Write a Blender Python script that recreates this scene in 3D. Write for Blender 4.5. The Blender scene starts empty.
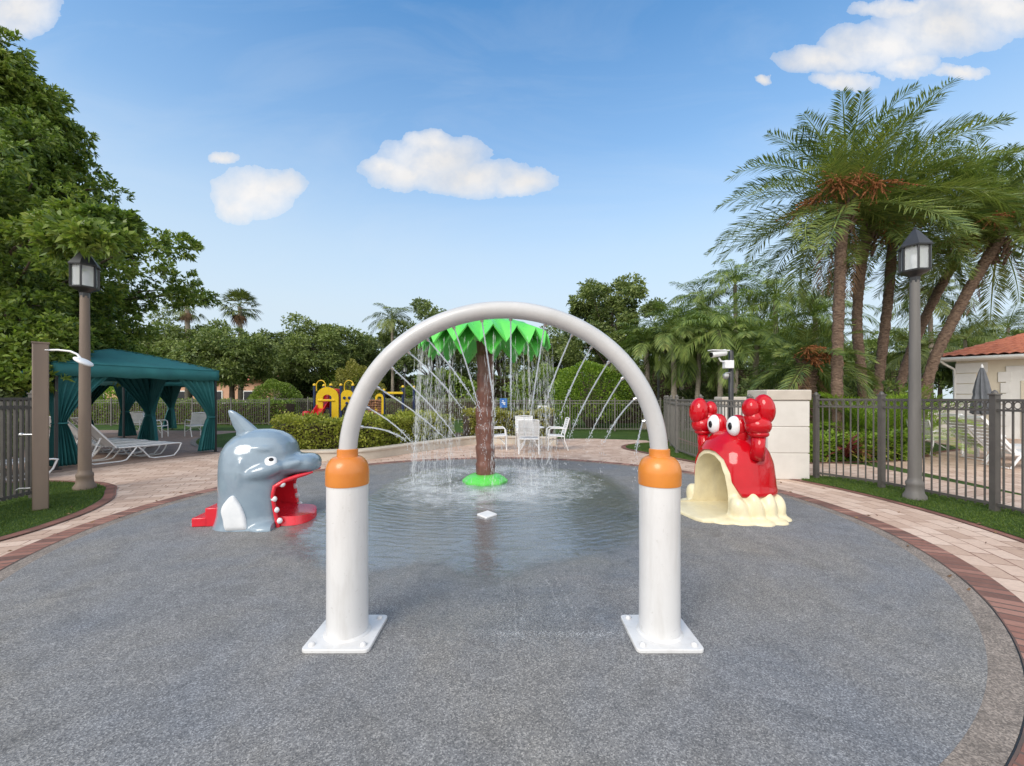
import bpy, bmesh, math, random
import numpy as np
from mathutils import Vector, Matrix
from mathutils.bvhtree import BVHTree

R = math.radians
PI = math.pi
random.seed(7)
sc = bpy.context.scene
C = sc.collection
F, H, U0, V0 = 420.0, 1.55, 512.0, 397.0      # focal length (px), eye height, principal column, horizon row


def gp(x, y):
    """ground point seen at a pixel of the photograph (used only to measure the place)"""
    Y = F * H / (y - V0)
    return ((x - U0) / F * Y, Y)


def at(x, y, Y):
    return Vector(((x - U0) / F * Y, Y, H - (y - V0) / F * Y))


# ------------------------------------------------------------------ materials
def new_mat(name):
    m = bpy.data.materials.new(name)
    m.use_nodes = True
    nt = m.node_tree
    nt.nodes.clear()
    out = nt.nodes.new('ShaderNodeOutputMaterial')
    b = nt.nodes.new('ShaderNodeBsdfPrincipled')
    nt.links.new(b.outputs[0], out.inputs[0])
    return m, nt, b, out


def coords(nt, kind='Object', scale=(1, 1, 1)):
    tc = nt.nodes.new('ShaderNodeTexCoord')
    mp = nt.nodes.new('ShaderNodeMapping')
    mp.inputs['Scale'].default_value = scale
    nt.links.new(tc.outputs[kind], mp.inputs[0])
    return mp.outputs[0]


def noise(nt, vec, scale, detail=4, rough=0.55, dist=0.0):
    n = nt.nodes.new('ShaderNodeTexNoise')
    n.inputs['Scale'].default_value = scale
    n.inputs['Detail'].default_value = detail
    n.inputs['Roughness'].default_value = rough
    n.inputs['Distortion'].default_value = dist
    if vec is not None:
        nt.links.new(vec, n.inputs['Vector'])
    return n.outputs['Fac']


def ramp(nt, fac, stops):
    r = nt.nodes.new('ShaderNodeValToRGB')
    el = r.color_ramp.elements
    while len(el) < len(stops):
        el.new(0.5)
    for e, (p, c) in zip(el, stops):
        e.position = p
        e.color = (*c, 1) if len(c) == 3 else c
    nt.links.new(fac, r.inputs[0])
    return r.outputs[0]


def mix(nt, fac, a, b, mode='MIX'):
    n = nt.nodes.new('ShaderNodeMix')
    n.data_type = 'RGBA'
    n.blend_type = mode
    for s, v in ((0, fac), (6, a), (7, b)):
        if isinstance(v, (int, float)):
            n.inputs[s].default_value = v
        elif isinstance(v, tuple):
            n.inputs[s].default_value = (*v, 1)
        else:
            nt.links.new(v, n.inputs[s])
    return n.outputs[2]


def math_n(nt, op, a, b=None, c=None):
    n = nt.nodes.new('ShaderNodeMath')
    n.operation = op
    for i, v in enumerate((a, b, c)):
        if v is None:
            continue
        if isinstance(v, (int, float)):
            n.inputs[i].default_value = v
        else:
            nt.links.new(v, n.inputs[i])
    return n.outputs[0]


def vmath(nt, op, a, b=None):
    n = nt.nodes.new('ShaderNodeVectorMath')
    n.operation = op
    for i, v in enumerate((a, b)):
        if v is None:
            continue
        if isinstance(v, tuple):
            n.inputs[i].default_value = v
        else:
            nt.links.new(v, n.inputs[i])
    return n


def bump(nt, b, h, strength=0.3, dist=0.01):
    n = nt.nodes.new('ShaderNodeBump')
    n.inputs['Strength'].default_value = strength
    n.inputs['Distance'].default_value = dist
    nt.links.new(h, n.inputs['Height'])
    nt.links.new(n.outputs[0], b.inputs['Normal'])


def pm(name, c1, c2=None, scale=6.0, rough=0.5, bstr=0.0, bscale=60, metal=0.0, spec=0.5, coat=0.0, stretch=(1, 1, 1), bdist=0.005, rvar=0.0):
    m, nt, b, out = new_mat(name)
    c2 = c2 or tuple(v * 0.8 for v in c1)
    vec = coords(nt, 'Object', stretch)
    f = noise(nt, vec, scale, 5, 0.6)
    nt.links.new(ramp(nt, f, [(0.3, c2), (0.7, c1)]), b.inputs['Base Color'])
    b.inputs['Roughness'].default_value = rough
    if rvar:
        r = nt.nodes.new('ShaderNodeMapRange')
        r.inputs['To Min'].default_value = max(0.02, rough - rvar)
        r.inputs['To Max'].default_value = rough + rvar
        nt.links.new(noise(nt, vec, scale * 3, 5), r.inputs[0])
        nt.links.new(r.outputs[0], b.inputs['Roughness'])
    b.inputs['Metallic'].default_value = metal
    b.inputs['Specular IOR Level'].default_value = spec
    b.inputs['Coat Weight'].default_value = coat
    b.inputs['Coat Roughness'].default_value = 0.08
    if bstr:
        bump(nt, b, noise(nt, vec, bscale, 4), bstr, bdist)
    return m


def leaf_mat(name, dark, light, trans=0.3, rough=0.45, scale=0.8, warm=None):
    m, nt, b, out = new_mat(name)
    g = nt.nodes.new('ShaderNodeNewGeometry')
    oi = nt.nodes.new('ShaderNodeObjectInfo')
    vec = coords(nt, 'Object')
    n = noise(nt, vec, scale, 3)
    f = math_n(nt, 'ADD', math_n(nt, 'MULTIPLY', n, 0.75), math_n(nt, 'MULTIPLY', g.outputs['Random Per Island'], 0.4))
    stops = [(0.32, dark), (0.68, light)]
    if warm:
        stops.append((0.83, warm))
    col = ramp(nt, f, stops)
    hs = nt.nodes.new('ShaderNodeHueSaturation')
    hs.inputs['Saturation'].default_value = 0.95
    v = nt.nodes.new('ShaderNodeMapRange')
    v.inputs['To Min'].default_value = 0.8
    v.inputs['To Max'].default_value = 1.2
    nt.links.new(oi.outputs['Random'], v.inputs[0])
    nt.links.new(v.outputs[0], hs.inputs['Value'])
    nt.links.new(col, hs.inputs['Color'])
    nt.links.new(hs.outputs[0], b.inputs['Base Color'])
    b.inputs['Roughness'].default_value = rough
    b.inputs['Specular IOR Level'].default_value = 0.35
    t = nt.nodes.new('ShaderNodeBsdfTranslucent')
    nt.links.new(mix(nt, 1.0, hs.outputs[0], (1.0, 1.15, 0.55), 'MULTIPLY'), t.inputs[0])
    ms = nt.nodes.new('ShaderNodeMixShader')
    ms.inputs[0].default_value = trans
    nt.links.new(b.outputs[0], ms.inputs[1])
    nt.links.new(t.outputs[0], ms.inputs[2])
    nt.links.new(ms.outputs[0], out.inputs[0])
    return m


M = {}
M['white_paint'] = pm('white_paint', (0.67, 0.665, 0.66), (0.62, 0.615, 0.615), 2, 0.32, 0.04, 40, coat=0.15, rvar=0.06)
def stain(m, amount, streak):
    nt_ = m.node_tree
    b_ = next(n for n in nt_.nodes if n.type == 'BSDF_PRINCIPLED')
    src = b_.inputs['Base Color'].links[0].from_socket
    v_ = coords(nt_, 'Object', streak)
    f_ = ramp(nt_, noise(nt_, v_, 1.0, 8, 0.68, 0.3), [(0.50, (0, 0, 0)), (0.72, (1, 1, 1))])
    sp_ = ramp(nt_, noise(nt_, coords(nt_, 'Object'), 38, 3, 0.5), [(0.66, (0, 0, 0)), (0.70, (1, 1, 1))])
    f_ = math_n(nt_, 'MAXIMUM', math_n(nt_, 'MULTIPLY', f_, amount), math_n(nt_, 'MULTIPLY', sp_, amount * 0.8))
    nt_.links.new(mix(nt_, f_, src, (0.36, 0.33, 0.29)), b_.inputs['Base Color'])


stain(M['white_paint'], 0.28, (9, 9, 1.3))
M['arch_paint'] = pm('arch_paint', (0.52, 0.515, 0.515), (0.45, 0.45, 0.455), 4, 0.34, 0.05, 40, coat=0.2, rvar=0.12)
stain(M['arch_paint'], 0.22, (5, 5, 5))
M['orange_paint'] = pm('orange_paint', (0.66, 0.235, 0.035), (0.56, 0.18, 0.028), 5, 0.33, 0.04, 40, coat=0.2, rvar=0.1)
M['white_plastic'] = pm('white_plastic', (0.8, 0.8, 0.8), (0.7, 0.7, 0.71), 8, 0.4)
M['dolphin_grey'] = pm('dolphin_grey', (0.24, 0.31, 0.37), (0.19, 0.25, 0.31), 5, 0.17, 0.06, 14, coat=0.5, rvar=0.07, bdist=0.01)
M['flipper_white'] = pm('flipper_white', (0.78, 0.79, 0.8), (0.66, 0.68, 0.7), 6, 0.3, coat=0.3)
M['mouth_red'] = pm('mouth_red', (0.72, 0.022, 0.04), (0.62, 0.016, 0.03), 6, 0.25, coat=0.3, rvar=0.08)
M['crab_red'] = pm('crab_red', (0.53, 0.004, 0.012), (0.45, 0.003, 0.009), 5, 0.11, 0.06, 12, coat=0.08, spec=0.42, rvar=0.05, bdist=0.012)
M['cream'] = pm('cream', (0.78, 0.70, 0.48), (0.67, 0.58, 0.37), 5, 0.38, 0.1, 30, coat=0.1, rvar=0.1)
stain(M['cream'], 0.3, (5, 5, 2))
M['eye_white'] = pm('eye_white', (0.82, 0.82, 0.82), (0.78, 0.78, 0.78), 4, 0.18, coat=0.4)
M['black_gloss'] = pm('black_gloss', (0.012, 0.012, 0.014), (0.008, 0.008, 0.01), 4, 0.15)
M['green_plastic'] = pm('green_plastic', (0.13, 0.62, 0.10), (0.10, 0.54, 0.075), 4, 0.3, coat=0.2, rvar=0.1)
M['wet_bark'] = pm('wet_bark', (0.20, 0.085, 0.06), (0.10, 0.045, 0.035), 9, 0.35, 0.5, 30, stretch=(1, 1, 0.5), bdist=0.02)
M['fence_metal'] = pm('fence_metal', (0.10, 0.092, 0.085), (0.075, 0.068, 0.063), 8, 0.45, rvar=0.1)
M['fence_far'] = pm('fence_far', (0.17, 0.16, 0.145), (0.13, 0.12, 0.11), 8, 0.5)
M['post_brown'] = pm('post_brown', (0.215, 0.16, 0.12), (0.155, 0.115, 0.09), 4, 0.6, 0.15, 50, stretch=(1, 1, 0.15))
M['pole_grey'] = pm('pole_grey', (0.16, 0.15, 0.14), (0.11, 0.103, 0.096), 6, 0.6, 0.2, 50, stretch=(1, 1, 0.12))
M['pole_far'] = pm('pole_far', (0.09, 0.09, 0.09), (0.07, 0.07, 0.07), 6, 0.5)
M['black_metal'] = pm('black_metal', (0.028, 0.029, 0.032), (0.02, 0.02, 0.022), 8, 0.4)
M['steel'] = pm('steel', (0.6, 0.6, 0.6), (0.5, 0.5, 0.5), 8, 0.3, metal=0.8)
M['teal_canvas'] = pm('teal_canvas', (0.020, 0.155, 0.160), (0.015, 0.115, 0.122), 2.5, 0.75, 0.25, 400, bdist=0.002)
M['sling'] = pm('sling', (0.72, 0.72, 0.72), (0.6, 0.6, 0.61), 4, 0.6)
M['stucco'] = pm('stucco', (0.70, 0.665, 0.62), (0.60, 0.565, 0.52), 2.2, 0.85, 0.35, 90)
M['coping'] = pm('coping', (0.58, 0.52, 0.45), (0.47, 0.42, 0.36), 3, 0.85, 0.35, 90)
M['wall_cream'] = pm('wall_cream', (0.70, 0.63, 0.50), (0.60, 0.54, 0.43), 1.0, 0.85, 0.2, 80)
M['wall_pink'] = pm('wall_pink', (0.62, 0.36, 0.24), (0.55, 0.31, 0.2), 0.5, 0.85)
M['trim_white'] = pm('trim_white', (0.75, 0.74, 0.71), (0.66, 0.65, 0.62), 2, 0.6)
M['low_wall'] = pm('low_wall', (0.62, 0.55, 0.46), (0.47, 0.41, 0.34), 2.0, 0.85, 0.4, 70)
M['roof_tile'] = pm('roof_tile', (0.58, 0.2, 0.11), (0.42, 0.125, 0.07), 3.5, 0.75, 0.3, 60)
M['umbrella_grey'] = pm('umbrella_grey', (0.17, 0.18, 0.2), (0.12, 0.13, 0.15), 5, 0.8)
M['play_yellow'] = pm('play_yellow', (0.82, 0.55, 0.02), (0.76, 0.48, 0.02), 3, 0.35)
M['play_red'] = pm('play_red', (0.6, 0.015, 0.02), (0.5, 0.012, 0.02), 3, 0.35)
M['play_navy'] = pm('play_navy', (0.02, 0.035, 0.11), (0.016, 0.03, 0.09), 3, 0.4)
M['play_rock'] = pm('play_rock', (0.40, 0.19, 0.10), (0.12, 0.06, 0.04), 9, 0.8, 0.6, 12, bdist=0.05)
M['sign_blue'] = pm('sign_blue', (0.03, 0.16, 0.48), (0.025, 0.13, 0.42), 3, 0.4)
M['bark'] = pm('bark', (0.15, 0.115, 0.085), (0.07, 0.054, 0.042), 6, 0.9, 0.8, 18, stretch=(1, 1, 0.3), bdist=0.04)
M['palm_bark'] = pm('palm_bark', (0.27, 0.18, 0.125), (0.075, 0.043, 0.032), 12, 0.9, 1.0, 16, stretch=(1, 1, 2.2), bdist=0.05)
M['palm_grey'] = pm('palm_grey', (0.34, 0.29, 0.23), (0.21, 0.175, 0.14), 8, 0.85, 0.6, 14, stretch=(1, 1, 3.5), bdist=0.03)
M['fruit'] = pm('fruit', (0.42, 0.16, 0.05), (0.2, 0.065, 0.025), 8, 0.6)
M['dead_frond'] = pm('dead_frond', (0.25, 0.15, 0.08), (0.16, 0.09, 0.05), 3, 0.8)
M['red_leaf'] = leaf_mat('red_leaf', (0.105, 0.021, 0.026), (0.280, 0.052, 0.052), 0.2)
M['leaf_big'] = leaf_mat('leaf_big', (0.058, 0.108, 0.025), (0.202, 0.281, 0.040), 0.3, 0.35, 0.55, (0.26, 0.30, 0.05))
M['leaf_oak'] = leaf_mat('leaf_oak', (0.098, 0.159, 0.053), (0.269, 0.330, 0.085), 0.25, 0.45, 0.7)
M['leaf_dark'] = leaf_mat('leaf_dark', (0.076, 0.119, 0.043), (0.182, 0.230, 0.066), 0.2, 0.45, 0.6)
M['leaf_hedge'] = leaf_mat('leaf_hedge', (0.149, 0.200, 0.028), (0.513, 0.533, 0.070), 0.3, 0.4, 2.2, (0.42, 0.42, 0.09))
M['leaf_gold'] = leaf_mat('leaf_gold', (0.163, 0.175, 0.027), (0.413, 0.388, 0.075), 0.3, 0.4, 2.5, (0.46, 0.42, 0.11))
M['leaf_bright'] = leaf_mat('leaf_bright', (0.088, 0.179, 0.015), (0.267, 0.400, 0.030), 0.3, 0.4, 1.5)
M['leaf_bush'] = leaf_mat('leaf_bush', (0.086, 0.158, 0.024), (0.248, 0.338, 0.051), 0.3, 0.4, 1.5)
M['frond'] = leaf_mat('frond', (0.066, 0.122, 0.041), (0.221, 0.274, 0.061), 0.28, 0.45, 0.5, (0.27, 0.3, 0.08))
M['frond_queen'] = leaf_mat('frond_queen', (0.074, 0.134, 0.039), (0.249, 0.327, 0.069), 0.3, 0.52, 0.5, (0.28, 0.31, 0.08))
M['frond_far'] = leaf_mat('frond_far', (0.090, 0.131, 0.036), (0.214, 0.252, 0.058), 0.25, 0.45, 0.5)
M['grass_blade'] = leaf_mat('grass_blade', (0.043, 0.090, 0.010), (0.109, 0.168, 0.019), 0.25, 0.5, 2.0)


def mat_lawn():
    m, nt, b, out = new_mat('lawn')
    vec = coords(nt, 'Object')
    f = math_n(nt, 'ADD', math_n(nt, 'MULTIPLY', noise(nt, vec, 0.6, 4), 0.5), math_n(nt, 'MULTIPLY', noise(nt, vec, 45, 5, 0.7), 0.5))
    nt.links.new(ramp(nt, f, [(0.35, (0.03, 0.062, 0.013)), (0.65, (0.075, 0.13, 0.025))]), b.inputs['Base Color'])
    b.inputs['Roughness'].default_value = 0.9
    b.inputs['Specular IOR Level'].default_value = 0.2
    bump(nt, b, noise(nt, vec, 90, 4), 0.8, 0.03)
    return m


def mat_soil():
    m, nt, b, out = new_mat('soil')
    vec = coords(nt, 'Object')
    f = noise(nt, vec, 12, 6, 0.7)
    nt.links.new(ramp(nt, f, [(0.35, (0.035, 0.024, 0.016)), (0.65, (0.10, 0.068, 0.045))]), b.inputs['Base Color'])
    b.inputs['Roughness'].default_value = 0.95
    bump(nt, b, noise(nt, vec, 40, 4), 0.8, 0.03)
    return m


def mat_rubber():
    m, nt, b, out = new_mat('rubber_granules')
    vec = coords(nt, 'Object')
    vo = nt.nodes.new('ShaderNodeTexVoronoi')
    vo.inputs['Scale'].default_value = 165
    nt.links.new(vec, vo.inputs['Vector'])
    sep = nt.nodes.new('ShaderNodeSeparateColor')
    nt.links.new(vo.outputs['Color'], sep.inputs[0])
    gran = ramp(nt, sep.outputs[0], [(0.0, (0.10, 0.099, 0.101)), (0.40, (0.175, 0.172, 0.171)), (0.75, (0.226, 0.221, 0.217)), (1.0, (0.36, 0.35, 0.337))])
    bl = noise(nt, vec, 0.7, 5, 0.6, 0.4)
    tint = ramp(nt, bl, [(0.3, (0.86, 0.92, 1.02)), (0.5, (1.0, 1.0, 1.0)), (0.7, (1.12, 1.06, 0.95))])
    col = mix(nt, 1.0, gran, tint, 'MULTIPLY')
    sc2 = noise(nt, vec, 4.5, 5, 0.65, 0.8)
    col = mix(nt, 1.0, col, ramp(nt, sc2, [(0.22, (0.76, 0.76, 0.76)), (0.6, (1.05, 1.05, 1.05))]), 'MULTIPLY')
    st_ = noise(nt, vec, 1.7, 6, 0.7, 1.2)
    col = mix(nt, 1.0, col, ramp(nt, st_, [(0.28, (0.72, 0.72, 0.72)), (0.42, (1.0, 1.0, 1.0)), (0.64, (1.0, 1.0, 1.0)), (0.74, (1.16, 1.16, 1.15))]), 'MULTIPLY')
    # soaked patch round the water features
    d = vmath(nt, 'DISTANCE', vec, (-0.35, 5.6, 0.0)).outputs['Value']
    d = math_n(nt, 'ADD', d, math_n(nt, 'MULTIPLY', math_n(nt, 'SUBTRACT', noise(nt, vec, 1.6, 5, 0.6, 0.3), 0.5), 2.2))
    wet = nt.nodes.new('ShaderNodeMapRange')
    wet.inputs['From Min'].default_value = 2.0
    wet.inputs['From Max'].default_value = 2.7
    wet.inputs['To Min'].default_value = 1.0
    wet.inputs['To Max'].default_value = 0.0
    nt.links.new(d, wet.inputs[0])
    # dribbles below the hoop
    d2 = vmath(nt, 'DISTANCE', vmath(nt, 'MULTIPLY', vec, (1.0, 1.6, 1.0)).outputs[0], (-0.05, 4.9, 0.0)).outputs['Value']
    d2 = math_n(nt, 'ADD', d2, math_n(nt, 'MULTIPLY', math_n(nt, 'SUBTRACT', noise(nt, vec, 5, 5, 0.7, 0.5), 0.5), 1.8))
    wet2 = nt.nodes.new('ShaderNodeMapRange')
    wet2.inputs['From Min'].default_value = 0.5
    wet2.inputs['From Max'].default_value = 0.9
    wet2.inputs['To Min'].default_value = 0.7
    wet2.inputs['To Max'].default_value = 0.0
    nt.links.new(d2, wet2.inputs[0])
    w = math_n(nt, 'MAXIMUM', wet.outputs[0], wet2.outputs[0])
    col = mix(nt, w, col, mix(nt, 1.0, col, (0.94, 0.95, 0.96), 'MULTIPLY'))
    nt.links.new(col, b.inputs['Base Color'])
    rr = nt.nodes.new('ShaderNodeMapRange')
    rr.inputs['To Min'].default_value = 0.8
    rr.inputs['To Max'].default_value = 0.33
    nt.links.new(w, rr.inputs[0])
    nt.links.new(rr.outputs[0], b.inputs['Roughness'])
    bump(nt, b, vo.outputs['Distance'], 0.35, 0.004)
    return m


def mat_bricks(name, cols, mortar, bw, bh, ms, offset=0.5, rough=0.8, kind='UV', dirt=0.8):
    m, nt, b, out = new_mat(name)
    vec = coords(nt, kind)
    br = nt.nodes.new('ShaderNodeTexBrick')
    br.offset = offset
    br.inputs['Scale'].default_value = 1.0
    br.inputs['Brick Width'].default_value = bw
    br.inputs['Row Height'].default_value = bh
    br.inputs['Mortar Size'].default_value = ms
    br.inputs['Mortar Smooth'].default_value = 0.2
    br.inputs['Color1'].default_value = (0, 0, 0, 1)
    br.inputs['Color2'].default_value = (1, 1, 1, 1)
    br.inputs['Mortar'].default_value = (0.5, 0.5, 0.5, 1)
    wob = nt.nodes.new('ShaderNodeTexNoise')
    wob.inputs['Scale'].default_value = 3.0
    nt.links.new(vec, wob.inputs['Vector'])
    v2 = vmath(nt, 'ADD', vec, vmath(nt, 'MULTIPLY', vmath(nt, 'SUBTRACT', wob.outputs['Color'], (0.5, 0.5, 0.5)).outputs[0], (0.02, 0.02, 0.0)).outputs[0]).outputs[0]
    nt.links.new(v2, br.inputs['Vector'])
    ob = coords(nt, 'Object')
    n1 = noise(nt, ob, 1.3, 4)
    n2 = noise(nt, ob, 30, 4, 0.7)
    f = math_n(nt, 'ADD', math_n(nt, 'MULTIPLY', br.outputs['Color'], 0.55), math_n(nt, 'MULTIPLY', n1, 0.45))
    k = len(cols)
    col = ramp(nt, f, [(0.2 + 0.6 * i / (k - 1), c) for i, c in enumerate(cols)])
    col = mix(nt, 1.0, col, ramp(nt, n2, [(0.25, (dirt, dirt, dirt)), (0.65, (1.05, 1.05, 1.05))]), 'MULTIPLY')
    brk = noise(nt, ob, 2.5, 3)
    mf = math_n(nt, 'MULTIPLY', br.outputs['Fac'], ramp(nt, brk, [(0.35, (0.35, 0.35, 0.35)), (0.6, (1, 1, 1))]))
    col = mix(nt, mf, col, mortar)
    nt.links.new(col, b.inputs['Base Color'])
    b.inputs['Roughness'].default_value = rough
    h = math_n(nt, 'SUBTRACT', math_n(nt, 'MULTIPLY', n2, 0.3), br.outputs['Fac'])
    bump(nt, b, h, 0.5, 0.006)
    return m


def mat_puddle():
    m, nt, b, out = new_mat('puddle_water')
    vec = coords(nt, 'Object')
    # ripples that spread from the falling water
    p = vmath(nt, 'SUBTRACT', vec, (-0.5, 7.75, 0.0)).outputs[0]
    w = nt.nodes.new('ShaderNodeTexWave')
    w.wave_type = 'RINGS'
    w.rings_direction = 'Z'
    w.inputs['Scale'].default_value = 2.6
    w.inputs['Distortion'].default_value = 6.0
    w.inputs['Detail'].default_value = 3
    w.inputs['Detail Scale'].default_value = 1.6
    nt.links.new(p, w.inputs['Vector'])
    h = math_n(nt, 'ADD', math_n(nt, 'MULTIPLY', w.outputs['Fac'], 0.22), noise(nt, vec, 6, 5, 0.62, 1.2))
    bn = nt.nodes.new('ShaderNodeBump')
    bn.inputs['Strength'].default_value = 0.3
    bn.inputs['Distance'].default_value = 0.02
    nt.links.new(h, bn.inputs['Height'])
    gl = nt.nodes.new('ShaderNodeBsdfGlossy')
    gl.inputs['Roughness'].default_value = 0.1
    nt.links.new(bn.outputs[0], gl.inputs['Normal'])
    tr = nt.nodes.new('ShaderNodeBsdfTransparent')
    tr.inputs[0].default_value = (0.985, 0.99, 0.99, 1)
    fr = nt.nodes.new('ShaderNodeLayerWeight')
    nt.links.new(bn.outputs[0], fr.inputs['Normal'])
    ms = nt.nodes.new('ShaderNodeMixShader')
    dep = nt.nodes.new('ShaderNodeAttribute')
    dep.attribute_name = 'depth'
    dpf = math_n(nt, 'MINIMUM', math_n(nt, 'MULTIPLY', dep.outputs['Fac'], math_n(nt, 'ADD', noise(nt, vec, 5, 5, 0.6), 0.75)), 1.0)
    fz = math_n(nt, 'ADD', math_n(nt, 'MULTIPLY', math_n(nt, 'POWER', fr.outputs['Facing'], 2.9), 0.9), 0.025)
    nt.links.new(math_n(nt, 'MULTIPLY', fz, dpf), ms.inputs[0])
    nt.links.new(tr.outputs[0], ms.inputs[1])
    nt.links.new(gl.outputs[0], ms.inputs[2])
    # froth where the curtain lands
    d = vmath(nt, 'LENGTH', p).outputs['Value']
    ring = math_n(nt, 'ABSOLUTE', math_n(nt, 'SUBTRACT', d, 1.15))
    n = noise(nt, vec, 3.2, 6, 0.7, 0.6)
    fo = math_n(nt, 'SUBTRACT', math_n(nt, 'ADD', n, math_n(nt, 'MULTIPLY', noise(nt, vec, 40, 3, 0.6), 0.35)), math_n(nt, 'MULTIPLY', ring, 0.26))
    foam = ramp(nt, fo, [(0.40, (0, 0, 0)), (0.86, (0.66, 0.66, 0.66))])
    df = nt.nodes.new('ShaderNodeBsdfDiffuse')
    df.inputs[0].default_value = (0.72, 0.75, 0.78, 1)
    ms2 = nt.nodes.new('ShaderNodeMixShader')
    nt.links.new(math_n(nt, 'MULTIPLY', foam, dpf), ms2.inputs[0])
    nt.links.new(ms.outputs[0], ms2.inputs[1])
    nt.links.new(df.outputs[0], ms2.inputs[2])
    nt.links.new(ms2.outputs[0], out.inputs[0])
    return m


def mat_water(name, mixf=0.5):
    m, nt, b, out = new_mat(name)
    b.inputs['Base Color'].default_value = (0.9, 0.93, 0.95, 1)
    b.inputs['Roughness'].default_value = 0.12
    tr = nt.nodes.new('ShaderNodeBsdfTransparent')
    ms = nt.nodes.new('ShaderNodeMixShader')
    tl = nt.nodes.new('ShaderNodeBsdfTranslucent')
    tl.inputs[0].default_value = (0.93, 0.95, 0.96, 1)
    m0 = nt.nodes.new('ShaderNodeMixShader')
    m0.inputs[0].default_value = 0.45
    nt.links.new(b.outputs[0], m0.inputs[1])
    nt.links.new(tl.outputs[0], m0.inputs[2])
    b.inputs['Base Color'].default_value = (0.95, 0.96, 0.97, 1)
    mr = nt.nodes.new('ShaderNodeMapRange')
    mr.inputs['To Min'].default_value = mixf - 0.25
    mr.inputs['To Max'].default_value = min(1.0, mixf + 0.25)
    nt.links.new(noise(nt, coords(nt, 'Object'), 14, 4, 0.7), mr.inputs[0])
    nt.links.new(mr.outputs[0], ms.inputs[0])
    nt.links.new(tr.outputs[0], ms.inputs[1])
    nt.links.new(m0.outputs[0], ms.inputs[2])
    nt.links.new(ms.outputs[0], out.inputs[0])
    return m


def mat_glass():
    m, nt, b, out = new_mat('lantern_glass')
    b.inputs['Base Color'].default_value = (0.8, 0.83, 0.84, 1)
    b.inputs['Roughness'].default_value = 0.12
    b.inputs['Alpha'].default_value = 0.45
    return m


M['lawn'] = mat_lawn()
M['soil'] = mat_soil()
M['rubber'] = mat_rubber()
M['concrete'] = pm('concrete', (0.27, 0.225, 0.19), (0.17, 0.142, 0.12), 4, 0.85, 0.5, 150, bdist=0.004)


def aggregate(m, scale, amt):
    nt_ = m.node_tree
    b_ = next(n for n in nt_.nodes if n.type == 'BSDF_PRINCIPLED')
    src = b_.inputs['Base Color'].links[0].from_socket
    vo = nt_.nodes.new('ShaderNodeTexVoronoi')
    vo.inputs['Scale'].default_value = scale
    nt_.links.new(coords(nt_, 'Object'), vo.inputs['Vector'])
    sp = nt_.nodes.new('ShaderNodeSeparateColor')
    nt_.links.new(vo.outputs['Color'], sp.inputs[0])
    nt_.links.new(mix(nt_, 1.0, src, ramp(nt_, sp.outputs[0], [(0.0, (1 - amt,) * 3), (0.6, (1.0, 1.0, 1.0)), (1.0, (1 + amt * 1.3,) * 3)]), 'MULTIPLY'), b_.inputs['Base Color'])


aggregate(M['concrete'], 130, 0.42)
M['brick_band'] = mat_bricks('brick_band', [(0.14, 0.072, 0.055), (0.27, 0.125, 0.092), (0.38, 0.20, 0.15)], (0.09, 0.07, 0.06), 0.105, 0.24, 0.011, 0.0)
M['brick_edge'] = mat_bricks('brick_edge', [(0.16, 0.07, 0.05), (0.28, 0.12, 0.09)], (0.12, 0.09, 0.07), 0.2, 0.12, 0.006, 0.0)
M['pavers'] = mat_bricks('pavers', [(0.47, 0.325, 0.245), (0.58, 0.42, 0.325), (0.66, 0.505, 0.405)], (0.20, 0.10, 0.07), 0.31, 0.19, 0.007, 0.37, dirt=0.84)
M['pavers_brown'] = mat_bricks('pavers_brown', [(0.25, 0.17, 0.135), (0.34, 0.24, 0.19)], (0.14, 0.1, 0.08), 0.22, 0.11, 0.006, 0.5)
M['puddle'] = mat_puddle()
M['water'] = mat_water('water_jets', 0.85)
M['drops'] = mat_water('water_drops', 0.55)
M['glass'] = mat_glass()


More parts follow.
